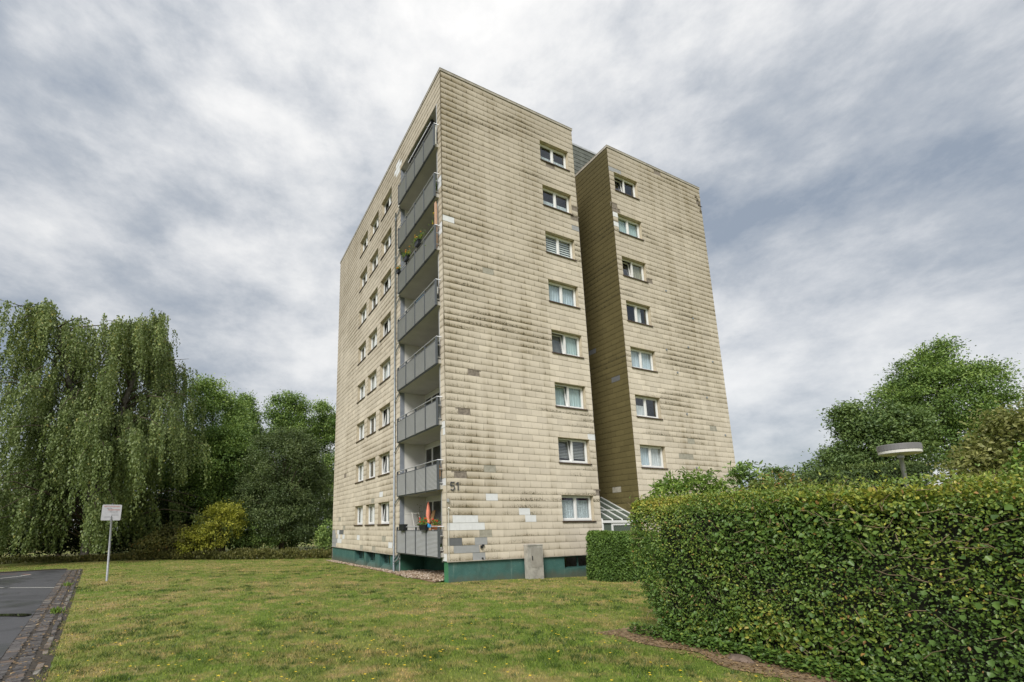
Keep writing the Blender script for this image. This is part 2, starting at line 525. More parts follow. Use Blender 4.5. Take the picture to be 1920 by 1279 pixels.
# lawn: green and dried-out grass, shared by the ground sheet and the blades
def lawn_mat(name, blade):
    m, t, b, o = newmat(name)
    p = pos(t)
    n1 = noise(t, 0.20, 4, 0.6, p); n2 = noise(t, 1.3, 7, 0.72, p); n3 = noise(t, 9.0, 5, 0.7, p); n4 = noise(t, 60.0, 3, 0.7, p)
    g = ramp(t, n3, [(0.30, (0.074, 0.122, 0.022)), (0.52, (0.155, 0.215, 0.040)), (0.75, (0.245, 0.290, 0.070))])
    d = ramp(t, n4, [(0.30, (0.235, 0.175, 0.075)), (0.70, (0.45, 0.35, 0.165))])
    dry = math_(t, 'ADD', math_(t, 'MULTIPLY', N_smooth(t, n1, 0.42, 0.62), 0.36), math_(t, 'MULTIPLY', N_smooth(t, n2, 0.46, 0.60), 0.66))
    dry = math_(t, 'ADD', dry, math_(t, 'MULTIPLY', N_smooth(t, n3, 0.5, 0.75), 0.20), clamp=True)
    c = mixc(t, dry, g, d)
    if blade:
        a = N(t, 'ShaderNodeAttribute', attribute_name='tint').outputs['Fac']
        c = mixc(t, 1.0, c, ramp(t, a, [(0.0, (0.45, 0.62, 0.40)), (0.4, (1.05, 1.15, 0.95)), (0.75, (1.6, 1.65, 1.4)), (1.0, (2.9, 2.5, 2.2))]), 'MULTIPLY')
        tr = N(t, 'ShaderNodeBsdfTranslucent'); t.links.new(c, tr.inputs[0])
        ms = N(t, 'ShaderNodeMixShader', inp={0: 0.3})
        t.links.new(b.outputs[0], ms.inputs[1]); t.links.new(tr.outputs[0], ms.inputs[2]); t.links.new(ms.outputs[0], o.inputs[0])
    else:
        bump(t, b, n4, 0.8, 0.03)
    t.links.new(c, b.inputs['Base Color'])
    b.inputs['Roughness'].default_value = 0.8
    b.inputs['Specular IOR Level'].default_value = 0.2
    return m


MAT['lawn'] = lawn_mat('lawn', False)
MAT['blade'] = lawn_mat('grass_blade', True)

# asphalt, damp in places
m, t, b, o = newmat('asphalt')
p = pos(t)
n1 = noise(t, 0.5, 4, 0.6, p); n2 = noise(t, 90, 3, 0.7, p); n3 = noise(t, 3.0, 4, 0.6, p)
c = ramp(t, n2, [(0.3, (0.042, 0.042, 0.047)), (0.7, (0.105, 0.105, 0.112))])
c = mixc(t, math_(t, 'MULTIPLY', N_smooth(t, n3, 0.5, 0.7), 0.35), c, (0.085, 0.082, 0.080))
t.links.new(c, b.inputs['Base Color'])
t.links.new(math_(t, 'SUBTRACT', 0.66, math_(t, 'MULTIPLY', N_smooth(t, n1, 0.45, 0.65), 0.34)), b.inputs['Roughness'])
bump(t, b, n2, 0.35, 0.01)
vo = N(t, 'ShaderNodeTexVoronoi', feature='DISTANCE_TO_EDGE', inp={'Scale': 0.55}); t.links.new(p, vo.inputs['Vector'])
crk = math_(t, 'MULTIPLY', math_(t, 'SUBTRACT', 1.0, N_smooth(t, vo.outputs['Distance'], 0.004, 0.016)), N_smooth(t, n1, 0.48, 0.56))
ptc = N_smooth(t, noise(t, 0.35, 2, 0.5, p), 0.56, 0.575)
c = mixc(t, math_(t, 'MULTIPLY', ptc, 0.45), c, (0.045, 0.045, 0.048))
c = mixc(t, math_(t, 'MULTIPLY', crk, 0.8), c, (0.018, 0.017, 0.016))
t.links.new(c, b.inputs['Base Color'])
MAT['asphalt'] = m
MAT['joint'] = plain('dirty_joint', (0.055, 0.045, 0.035), 0.9, 0.4, 14, bstr=0.6)
MAT['setts'] = None
m, t, b, o = newmat('stone_sett')
a = N(t, 'ShaderNodeAttribute', attribute_name='tint').outputs['Fac']
n2 = noise(t, 25, 4, 0.65, pos(t))
c = ramp(t, a, [(0.0, (0.045, 0.040, 0.040)), (0.5, (0.105, 0.095, 0.095)), (0.78, (0.16, 0.145, 0.138)), (0.90, (0.20, 0.13, 0.085)), (1.0, (0.27, 0.25, 0.22))])
c = mixc(t, math_(t, 'MULTIPLY', n2, 0.6), c, (0.06, 0.055, 0.05))
t.links.new(c, b.inputs['Base Color']); b.inputs['Roughness'].default_value = 0.6
bump(t, b, n2, 0.6, 0.02)
MAT['setts'] = m
m, t, b, o = newmat('puddle_water')
b.inputs['Base Color'].default_value = (0.02, 0.02, 0.018, 1); b.inputs['Roughness'].default_value = 0.03
MAT['water'] = m

# ------------------------------------------------------------------ ground, asphalt, kerb
def sstep(a, b, x):
    t = np.clip((x - a) / (b - a), 0, 1)
    return t * t * (3 - 2 * t)


def gz(x, y):
    x = np.asarray(x, float); y = np.asarray(y, float)
    return (0.04 * np.exp(-(x * x + y * y) / 30) - 0.16 * sstep(1, 9, x) * sstep(-16, -3, y)
            - 0.16 * sstep(4, 20, y) * sstep(-12, -4, x)
            + 0.012 * np.sin(x * 1.7 + 0.6 * y) * np.cos(y * 1.3 - 0.4 * x))


def gz1(x, y): return float(gz(x, y))


ax = np.concatenate([[-900, -500, -250, -120, -70, -45], np.arange(-34, 36, 1.0), [45, 70, 120, 250, 500, 900]])
ay = np.concatenate([[-900, -500, -250, -120, -70, -45], np.arange(-34, 42, 1.0), [55, 80, 130, 250, 500, 900]])
GX, GY = np.meshgrid(ax, ay, indexing='ij')
V = np.stack([GX.ravel(), GY.ravel(), gz(GX, GY).ravel()], 1)
nx, ny = len(ax), len(ay)
ii, jj = np.meshgrid(np.arange(nx - 1), np.arange(ny - 1), indexing='ij')
a = (ii * ny + jj).ravel()
F = np.stack([a, a + ny, a + ny + 1, a + 1], 1)
tag(np_mesh('ground', V, F, MAT['lawn'], smooth=True), kind='structure')

# gutter frame: origin at its asphalt side, s along, w to the right (towards the lawn)
GO = Vector((-11.72, -7.09)); GD = Vector((-0.1622, 0.9868)); GP = Vector((0.9868, 0.1622))


def gut(s, w, z=0.0):
    p = GO + GD * s + GP * w
    return (p.x, p.y, gz1(p.x, p.y) + z)


def sheet_strip(name, s0, s1, w0, w1, z, mat, parent=None, ds=1.0):
    b_ = MB(); n = max(1, int((s1 - s0) / ds)); q = max(1, int(abs(w1 - w0) / ds))
    for i in range(n):
        for j in range(q):
            sa, sb = s0 + (s1 - s0) * i / n, s0 + (s1 - s0) * (i + 1) / n
            wa, wb = w0 + (w1 - w0) * j / q, w0 + (w1 - w0) * (j + 1) / q
            b_.face([gut(sa, wa, z), gut(sa, wb, z), gut(sb, wb, z), gut(sb, wa, z)])
    return b_.build(name, mat, parent)


road = tag(sheet_strip('asphalt_yard', -14, 26.6, -34, 0.02, 0.012, MAT['asphalt']), kind='structure')
kerb = empty('kerb', (0, 0, 0)); tag(kerb, kind='structure')
sheet_strip('joint_bed', -14, 26.4, 0.0, 0.80, 0.006, MAT['joint'], kerb)


def sett(mb, s, w, ls, lw, h, t):
    ha = [random.uniform(-.012, .012) for _ in range(4)]
    c = []
    j = lambda k: random.uniform(-k, k)
    for z0, inset in ((-0.05, 0.0), (None, 0.026)):
        for i, (a_, b_) in enumerate(((-1, -1), (1, -1), (1, 1), (-1, 1))):
            x, y, z = gut(s + a_ * (ls / 2 - inset) + j(.016), w + b_ * (lw / 2 - inset) + j(.016), 0)
            c.append((x, y, z + (z0 if z0 is not None else h + ha[i])))
    # corners run (s-,w-),(s+,w-),(s+,w+),(s-,w+)
    mb.hexa([c[0], c[3], c[2], c[1], c[4], c[7], c[6], c[5]], 0, t)


far_setts = MB()
for row, (w0, w1) in enumerate(((0.005, 0.262), (0.278, 0.535))):
    s = -12 + row * 0.07
    while s < 26.0:
        ls = random.uniform(0.12, 0.23)
        mbx = far_setts if s < -1.2 else MB()
        sett(mbx, s + ls / 2, (w0 + w1) / 2, ls - 0.018, w1 - w0 - 0.01, 0.022, min(1, max(0, random.gauss(0.5, 0.25))))
        if mbx is not far_setts: mbx.build('sett', MAT['setts'], kerb)
        s += ls
far_setts.build('sett_row', MAT['setts'], kerb, kind='stuff')
s = -11.5
kb = MB()
while s < 26.2:
    ls = random.uniform(0.20, 0.42)
    if random.random() < 0.6:
        mbx = MB() if s > -1.2 else kb
        sett(mbx, s + ls / 2, 0.655 + random.uniform(-.015, .015), ls - 0.03, 0.13, random.uniform(.03, .065), random.choice((0.5, 0.7, 0.74, 0.95, 1.0, 0.3, 0.2)))
        if mbx is not kb: mbx.build('kerb_stone', MAT['setts'], kerb)
    s += ls
kb.build('kerb_stone_row', MAT['setts'], kerb, kind='stuff')
# low soil edge at the far end of the yard
eb = MB()
for i in range(34):
    a_ = gut(26.5, -34 + i, 0); b_ = gut(26.5, -33 + i, 0); c_ = gut(26.75, -33 + i, 0); d_ = gut(26.75, -34 + i, 0)
    h = 0.07
    eb.hexa([(a_[0], a_[1], a_[2] - .05), (b_[0], b_[1], b_[2] - .05), (c_[0], c_[1], c_[2] - .05), (d_[0], d_[1], d_[2] - .05),
             (a_[0], a_[1], a_[2] + h), (b_[0], b_[1], b_[2] + h), (c_[0], c_[1], c_[2] + h), (d_[0], d_[1], d_[2] + h)])
eb.build('yard_edging', MAT['joint'], kerb)


def ground_line(name, pts, width, mat, parent, gaps=None):
    b_ = MB()
    P = [Vector(p) for p in pts]
    for k in range(len(P) - 1):
        d = (P[k + 1] - P[k]); n_ = max(1, int(d.length / 0.25)); u_ = d.normalized(); q = Vector((-u_.y, u_.x)) * width / 2
        for i in range(n_):
            if gaps and random.random() < gaps: continue
            a_ = P[k] + d * i / n_; c_ = P[k] + d * (i + 1) / n_
            b_.face([(v_.x, v_.y, gz1(v_.x, v_.y) + 0.017) for v_ in (a_ - q, c_ - q, c_ + q, a_ + q)])
    return b_.build(name, mat, parent)


MAT['line_white'] = plain('worn_white_line', (0.55, 0.54, 0.50), 0.7, 0.25, 20)
MAT['line_red'] = plain('worn_red_line', (0.36, 0.17, 0.12), 0.7, 0.3, 20)
ground_line('painted_line', [(-14.08, 7.72), (-15.0, 8.35)], 0.11, MAT['line_white'], road)
ground_line('painted_line', [(-15.0, 8.35), (-22.0, 12.9)], 0.11, MAT['line_white'], road, 0.35)
ground_line('painted_line', [(-16.99, 16.14), (-17.5, 16.75), (-18.65, 17.5), (-24, 19.0)], 0.12, MAT['line_red'], road, 0.1)
ground_line('painted_line', [(-16.99, 16.14), (-17.2, 15.3), (-17.76, 14.47), (-20, 12.6)], 0.11, MAT['line_white'], road, 0.25)
pb = MB()
pp = [Vector((-13.95 + 1.05 * math.cos(a_) * (1 + .12 * math.sin(3 * a_)) - .25 * math.sin(a_), 0.55 + 0.42 * math.sin(a_) * (1 + .2 * math.cos(2 * a_)) - 0.6 * math.cos(a_))) for a_ in np.linspace(0, 2 * math.pi, 28, endpoint=False)]
pb.face([(p.x, p.y, gz1(-13.9, .5) + 0.022) for p in pp])
tag(pb.build('puddle', MAT['water']), 'small dark puddle lying on the asphalt near the gutter', 'puddle')

# ------------------------------------------------------------------ the building
H = 2.75; ZB = 0.865; CH = H / 9; SW = 0.605
W1, W2, W3, VL = 8.386, 11.131, 19.553, 19.354
ZT = 24.55; NC = 77; ZC = ZB + NC * CH          # top of the slates, under the coping
NB = 2.72                                        # depth of the notch
LY0, LY1, LX, LZ = 0.42, 5.28, 1.45, ZB + 72 * CH   # loggia
bld = empty('apartment_building', (0, 0, 0), 'eight-storey beige slate-clad apartment block with grey balconies and green plinth', 'building')

front = lambda u, w, z: (u, -w, z)
left = lambda u, w, z: (-w, u, z)
notch = lambda u, w, z: (W2 - w, u, z)
back = lambda u, w, z: (u, NB - w, z)


def sheet(mb, f, u0, u1, z0, z1, ops=(), m=0, w=0.0):
    us = sorted({u0, u1, *[x for o_ in ops for x in o_[:2] if u0 < x < u1]})
    zs = sorted({z0, z1, *[x for o_ in ops for x in o_[2:] if z0 < x < z1]})
    for i in range(len(us) - 1):
        for j in range(len(zs) - 1):
            uc, zc = (us[i] + us[i + 1]) / 2, (zs[j] + zs[j + 1]) / 2
            if any(o_[0] < uc < o_[1] and o_[2] < zc < o_[3] for o_ in ops): continue
            mb.face([f(us[i], w, zs[j]), f(us[i + 1], w, zs[j]), f(us[i + 1], w, zs[j + 1]), f(us[i], w, zs[j + 1])], m)


WZ = [(ZB + (9 * (8 - k) + 5) * CH, ZB + (9 * (8 - k) + 9) * CH) for k in range(1, 9)]   # k = 1 top storey
FW = [(6.017, 7.974, a_, b_) for a_, b_ in WZ]
RW = [(11.517, 13.450, a_, b_) for a_, b_ in WZ]
LC = [(6.797, 8.62), (9.26, 10.987), (11.5975, 13.345)]
LW = [(u0, u1, a_, b_) for a_, b_ in WZ for u0, u1 in LC]
LOG = (LY0, LY1, ZB - 0.01, LZ)

wl = MB()
sheet(wl, front, 0, W1, ZB, ZC + .05, FW)
sheet(wl, front, W2, W3, ZB, ZC + .05, RW)
sheet(wl, left, 0, VL, ZB, ZC + .05, LW + [LOG])
sheet(wl, notch, 0, NB, -.4, ZC + .05)
sheet(wl, lambda u, w, z: (W1, u, z), 0, NB, -.4, ZC + .05)
sheet(wl, lambda u, w, z: (W3, u, z), 0, VL, -.4, ZC + .05)
sheet(wl, lambda u, w, z: (u, VL, z), 0, W3, -.4, ZC + .05)
sheet(wl, back, W1, W2, -.4, ZC + .05)
wl.build('wall', MAT['underlay'], bld)
rb = MB()
rb.box((0.15, 0.15, ZC - .1), (W1 - .1, VL - .1, ZC + .04)); rb.box((W1 - .1, NB + .1, ZC - .1), (W2 + .1, VL - .1, ZC + .04)); rb.box((W2 + .1, 0.15, ZC - .1), (W3 - .1, VL - .1, ZC + .04))
roof = rb.build('roof', MAT['concrete'], bld)
# stair core standing above the roofs
cb = MB()
cb.box((8.0, NB + 0.03, ZC + .04), (15.0, 9.0, 26.85))
core = cb.build('stair_core', MAT['slate_dark'], bld)
sl = MB()
for i in range(8):
    z0 = 24.42 + i * 0.302
    u = 8.0 - (i % 2) * .3
    while u < 15:
        sl.hexa([(max(8.0, u + .004), NB + .03, z0), (min(15, u + .6), NB + .03, z0), (min(15, u + .6), NB + .028, z0 + .3), (max(8., u + .004), NB + .028, z0 + .3),
                 (max(8., u + .004), NB + .002, z0), (min(15, u + .6), NB + .002, z0), (min(15, u + .6), NB + .02, z0 + .3), (max(8., u + .004), NB + .02, z0 + .3)], 0, random.random())
        u += .604
sl.build('dark_shingle', MAT['slate_dark'], core, kind='stuff')
cb = MB(); cb.box((7.95, NB - .03, 26.85), (15.05, NB + .1, 26.98)); cb.build('core_coping', MAT['galv'], core)

# coping
for nm, a_, b_ in (('coping', (-.04, -.04, ZC + .03), (W1 + .04, .12, ZT)), ('coping', (-.04, .12, ZC + .03), (.12, VL + .04, ZT)),
                   ('coping', (W2 - .04, -.04, ZC + .03), (W3 + .04, .12, ZT)), ('coping', (W2 - .04, .12, ZC + .03), (W2 + .12, NB, ZT)), ('coping', (W1 - .12, .12, ZC + .03), (W1 + .04, NB, ZT)),
                   ('coping', (W3 - .12, .12, ZC + .03), (W3 + .04, VL, ZT))):
    q = MB(); q.box(a_, b_)
    x0, y0, z0 = a_; x1, y1, z1 = b_
    q.box((x0 - .012, y0 - .012, z1 + .001), (x1 + .012, y1 + .012, z1 + .018))
    q.build(nm, MAT['coping'], bld)

# ---- slates
cand = []          # (score, plane, verts-args)


def courses(f, tag_, u0, u1, ops, n0=0, n1=NC, special=None, seed=0):
    rr = random.Random(seed)
    for c_ in range(n0, n1):
        z0 = ZB + c_ * CH; z1 = z0 + CH; zm = (z0 + z1) / 2
        iv = [(u0, u1)]
        for o_ in ops:
            if o_[2] < zm < o_[3]:
                nv = []
                for a_, b_ in iv:
                    if o_[1] <= a_ or o_[0] >= b_: nv.append((a_, b_)); continue
                    if o_[0] > a_: nv.append((a_, o_[0]))
                    if o_[1] < b_: nv.append((o_[1], b_))
                iv = nv
        off = (0.5 * (c_ % 2) + rr.uniform(-.12, .12)) * SW
        for a_, b_ in iv:
            js = [a_]
            k = math.floor((a_ - off) / SW) + 1
            while off + k * SW < b_:
                x = off + k * SW
                if x - js[-1] > 0.09 and b_ - x > 0.07: js.append(x)
                k += 1
            js.append(b_)
            for x0, x1 in zip(js[:-1], js[1:]):
                uc = (x0 + x1) / 2
                mi = 0
                if special:
                    for su, sz, kind in special:
                        if x0 - .001 <= su < x1 and z0 <= sz < z1: mi = kind
                if mi == 'hole': continue
                t_ = min(1, max(0, rr.gauss(.5, .22)))
                jw = rr.uniform(0, .004); dz = rr.uniform(-.003, .003)
                c3 = Vector(f(uc, 0, zm)); dv = CAM - c3
                nrm = Vector(f(uc, 1, zm)) - c3
                sc = max(0.0, dv.normalized().dot(nrm)) / dv.length_squared * (x1 - x0)
                if tag_ == 'notch': sc *= 0.3
                cand.append((sc, f, tag_, x0, x1, z0 + dz, z1, jw, t_, mi))


def add_slate(mb, f, tag_, x0, x1, z0, z1, jw, t_, m):
    g_ = 0.0022
    x0 += g_; x1 -= g_
    wb, wt = 0.0155 + jw, 0.005 + jw * .5
    P = [f(x0, .001, z0), f(x1, .001, z0), f(x1, .001, z1 - .001), f(x0, .001, z1 - .001), f(x0, wb, z0), f(x1, wb, z0), f(x1, wt, z1 - .001), f(x0, wt, z1 - .001)]
    i = len(mb.v); mb.v += P
    U = [(0, 0), (1, 0), (1, 1), (0, 1)] * 2
    for q in ((0, 3, 2, 1), (4, 5, 6, 7), (0, 1, 5, 4), (1, 2, 6, 5), (2, 3, 7, 6), (3, 0, 4, 7)):
        mb.f.append(tuple(i + k for k in q)); mb.m.append(m); mb.t.append(t_)
        mb.uv.append([U[k] for k in q] if q == (4, 5, 6, 7) else [(U[k][0], 0.02 if q == (0, 1, 5, 4) else U[k][1]) for k in q])


WH, GR, DK, OLD = 'shingle_white', 'shingle_grey', 'shingle_dark', 'shingle_old'
spF = [(1.61, 8.97, 'hole'), (0.70, 7.13, 'hole'), (0.45, 4.23, 'hole'), (6.46, 21.55, 'hole'), (8.25, 3.74, 'hole'),
       (1.96, 3.41, WH), (4.0, 2.92, WH), (4.3, 2.64, WH), (.79, 2.65, WH), (1.38, 2.65, WH), (.2, 2.37, WH), (.7, 2.37, WH), (1.3, 2.36, WH), (8.25, 6.37, WH), (.1, 16.35, WH),
       (1.3, 1.60, GR), (.5, 1.32, GR), (1.1, 1.32, GR), (1.3, 1.0, GR), (.67, 1.60, DK), (2.31, 4.76, OLD), (2.55, 14.26, OLD), (2.0, 1.85, OLD), (8.25, 18.6, 'hole'), (8.25, 19.3, 'hole'), (8.25, 18.1, GR)]
spR = [(15.22, 24.25, 'hole'), (19.3, 23.40, 'hole'), (19.45, 22.95, 'hole'), (19.45, 23.1, 'hole'), (11.3, 20.17, 'hole'), (11.2, 20.45, 'hole'), (11.24, 19.85, WH), (11.24, 19.5, WH), (11.3, 23.05, GR), (11.8, 23.05, GR),
       (13.61, 16.18, 'hole'), (17.82, 7.78, OLD), (16.0, 6.9, OLD), (15.2, 6.0, OLD), (14.6, 6.0, OLD), (16.9, 5.1, OLD), (12.6, 19.0, WH)]
spL = [(17.9, 1.36, GR), (18.5, 1.36, GR), (19.0, 1.36, GR), (18.9, 1.65, GR), (18.4, 1.65, GR), (18.9, 1.05, GR), (18.3, 1.05, GR), (19.2, 1.05, GR), (19.25, 1.65, GR), (18.9, 1.98, GR), (19.25, 1.98, GR),
       (16.9, 1.98, DK), (16.3, 1.98, DK), (17.0, 1.65, DK), (17.6, 1.98, WH), (17.3, 1.65, WH), (16.3, 1.65, WH), (17.2, 1.36, WH), (16.6, 1.36, WH), (16.2, 2.3, OLD), (17.2, 2.9, OLD), (12.3, 1.65, WH), (7.6, 1.65, OLD), (6.6, 1.36, WH),
       (9.3, 1.05, OLD), (11.5, 1.05, OLD), (9.56, 3.85, OLD), (7.86, 4.05, WH), (15.96, 5.87, 'hole'), (.2, 6.3, WH), (.2, 4.1, WH), (.3, 6.6, WH), (.2, 16.0, WH), (.2, 15.6, WH), (.2, 18.0, WH), (.2, 18.3, WH), (5.5, 23.3, WH), (5.6, 23.0, WH), (6.0, 23.6, WH), (5.9, 23.3, WH), (.3, 1.05, WH)]
courses(front, 'front', 0.0, W1, FW, special=spF, seed=1)
courses(front, 'front', W2, W3, RW, special=spR, seed=2)
courses(left, 'left', 0.0, VL, LW + [LOG], special=spL, seed=3)
courses(notch, 'notch', 0.0, NB, [], n0=-1, special=[(0.65, 10.05, DK), (1.51, 4.02, OLD), (2.6, 12.2, DK)], seed=4)
cand.sort(key=lambda c_: -c_[0])
SHM = ['shingle', 'shingle_clean', 'shingle_algae', WH, GR, DK, OLD]
SHL = [MAT[x] for x in SHM]
base_i = {'front': 0, 'left': 1, 'notch': 2}
rest = {k: MB() for k in base_i}
for n_, (sc, f, tg, x0, x1, z0, z1, jw, t_, mi) in enumerate(cand):
    mid = base_i[tg] if mi == 0 else SHM.index(mi)
    if n_ < 295:
        q = MB(); add_slate(q, f, tg, x0, x1, z0, z1, jw, t_, 0)
        q.build('shingle', SHL[mid], bld)
    else:
        add_slate(rest[tg], f, tg, x0, x1, z0, z1, jw, t_, mid)
for k, q in rest.items(): q.build('shingle_cladding', SHL, bld, kind='stuff')
# broken slates at the upper corner and battens in the holes
q = MB()
for u, z, a_ in ((19.2, 23.55, .3), (19.38, 22.72, -.4), (19.05, 23.72, .15), (19.30, 23.2, .9)):
    ca, sa = math.cos(a_), math.sin(a_)
    q.face([(u + ca * x - sa * y, -.05, z + sa * x + ca * y) for x, y in ((-.12, -.06), (.1, -.09), (.13, .05), (-.02, .1))], 0)
q.build('broken_shingle', SHL[0], bld)
q = MB()
for u, z, k in [s_ for s_ in spF + spR if s_[2] == 'hole']:
    zz = ZB + math.floor((z - ZB) / CH) * CH
    q.box((u - .22, -.012, zz + .25), (u + .22, -.001, zz + .29)); q.box((u - .2, -.010, zz + .01), (u - .17, -.001, zz + .24))
q.build('batten', MAT['underlay'], bld, kind='stuff')
# corner strips and drip edges
q = MB(); q.box((-.026, -.026, ZB - .01), (.0, .0, ZC)); q.build('corner_trim', MAT['shingle_clean'], bld)
for a_, b_ in (((-.03, -.05, ZB - .03), (W1, .0, ZB + .004)), ((W2, -.05, ZB - .03), (W3, .0, ZB + .004)), ((-.05, LY1 + .1, ZB - .03), (0., VL, ZB + .004))):
    q = MB(); q.box(a_, b_); q.build('drip_edge', MAT['coping'], bld)

# ---- plinth
q = MB()
BW = [(6.0, 7.95, .28, .80)]
LB = [(6.75, 8.48, .0, ZB - .05), (9.23, 10.95, .0, ZB - .05), (11.39, 13.35, .0, ZB - .05)]
sheet(q, front, .05, W1, -.4, ZB, BW, 0, w=-.05)
sheet(q, front, W2, W3, -.4, ZB, [], 0, w=-.05)
sheet(q, left, LY1, VL, -.4, ZB, LB, 0, w=-.05)
for (u0, u1, z0, z1) in LB:          # splayed window recesses
    dpt = .26
    P = lambda u, x, z: (x, u, z)
    q.face([P(u0, .05, z0), P(u0, .05 + dpt, z0 + .25), P(u0, .05 + dpt, z1), P(u0, .05, z1)])
    q.face([P(u1, .05, z0), P(u1, .05 + dpt, z0 + .25), P(u1, .05 + dpt, z1), P(u1, .05, z1)])
    q.face([P(u0, .05, z0), P(u1, .05, z0), P(u1, .05 + dpt, z0 + .25), P(u0, .05 + dpt, z0 + .25)])
    q.face([P(u0, .05, z1), P(u1, .05, z1), P(u1, .05 + dpt, z1), P(u0, .05 + dpt, z1)])
for (u0, u1, z0, z1) in BW:
    q.face([(u0, .05, z0), (u1, .05, z0), (u1, .3, z0), (u0, .3, z0)]); q.face([(u0, .05, z1), (u1, .05, z1), (u1, .3, z1), (u0, .3, z1)])
    q.face([(u0, .05, z0), (u0, .3, z0), (u0, .3, z1), (u0, .05, z1)]); q.face([(u1, .05, z0), (u1, .3, z0), (u1, .3, z1), (u1, .05, z1)])
sheet(q, left, .05, LY0, -.4, ZB, [], 2, w=-.05)
q.face([(.05, LY1, -.4), (1.35, LY1, -.4), (1.35, LY1, 1.1), (.05, LY1, 1.1)], 1)
q.face([(1.35, LY0, -.4), (1.35, LY1, -.4), (1.35, LY1, 1.1), (1.35, LY0, 1.1)], 1)
q.face([(.05, LY0, -.4), (1.35, LY0, -.4), (1.35, LY0, 1.1), (.05, LY0, 1.1)], 1)
q.build('plinth', [MAT['plinth'], MAT['plinth_dark'], MAT['plinth_bright']], bld)

# ---- loggia walls
q = MB()
sheet(q, lambda u, w, z: (LX, u, z), LY0, LY1, 1.0, LZ, [(1.27, 5.13, .99 + (8 - k) * H + .28, .99 + (8 - k) * H + H - .26) for k in range(1, 9)])
q.face([(0, LY1, 1.0), (LX, LY1, 1.0), (LX, LY1, LZ), (0, LY1, LZ)])
q.face([(0, LY0, 1.0), (LX, LY0, 1.0), (LX, LY0, LZ), (0, LY0, LZ)])
q.build('loggia_wall', MAT['render_white'], bld)
q = MB(); q.box((.002, LY1 - .012, ZB + .1), (.24, LY1 - .001, LZ - .01)); q.build('wall_band', MAT['grey_band'], bld)
q = MB(); q.box((-.03, LY0 - .02, ZB - .05), (.05, LY0 + .035, LZ)); q.build('corner_profile', MAT['galv'], bld)
q = MB(); q.box((0.004, LY0, LZ), (LX, LY1, LZ + .2)); q.build('loggia_soffit', MAT['soffit'], bld)


# ---- windows
def curtain_sheet(f, u0, u1, z0, z1, w, mat, parent, fold=.02, n=22):
    q = MB()
    ph = random.uniform(0, 6)
    us = [u0 + (u1 - u0) * i / n for i in range(n + 1)]
    ww = [w + fold * math.sin(i * 1.7 + ph) * (0.6 + .4 * math.sin(i * .6 + ph)) for i in range(n + 1)]
    for i in range(n):
        q.face([f(us[i], ww[i], z0), f(us[i + 1], ww[i + 1], z0), f(us[i + 1], ww[i + 1], z1), f(us[i], ww[i], z1)])
    return q.build('curtain', mat, parent, smooth=True)


def blinds(f, u0, u1, z0, z1, w, mat, parent, pitch=.13):
    q = MB(); z = z0
    while z < z1 - .02:
        h = min(pitch * .62, z1 - z)
        q.hexa([f(u0, w, z), f(u1, w, z), f(u1, w + .004, z), f(u0, w + .004, z), f(u0, w - .02, z + h), f(u1, w - .02, z + h), f(u1, w - .016, z + h), f(u0, w - .016, z + h)])
        z += pitch
    return q.build('blind', mat, parent)


def fbox(q, f, u0, u1, w0, w1, z0, z1, m=0):
    q.hexa([f(u0, w1, z0), f(u1, w1, z0), f(u1, w0, z0), f(u0, w0, z0), f(u0, w1, z1), f(u1, w1, z1), f(u1, w0, z1), f(u0, w0, z1)], m)


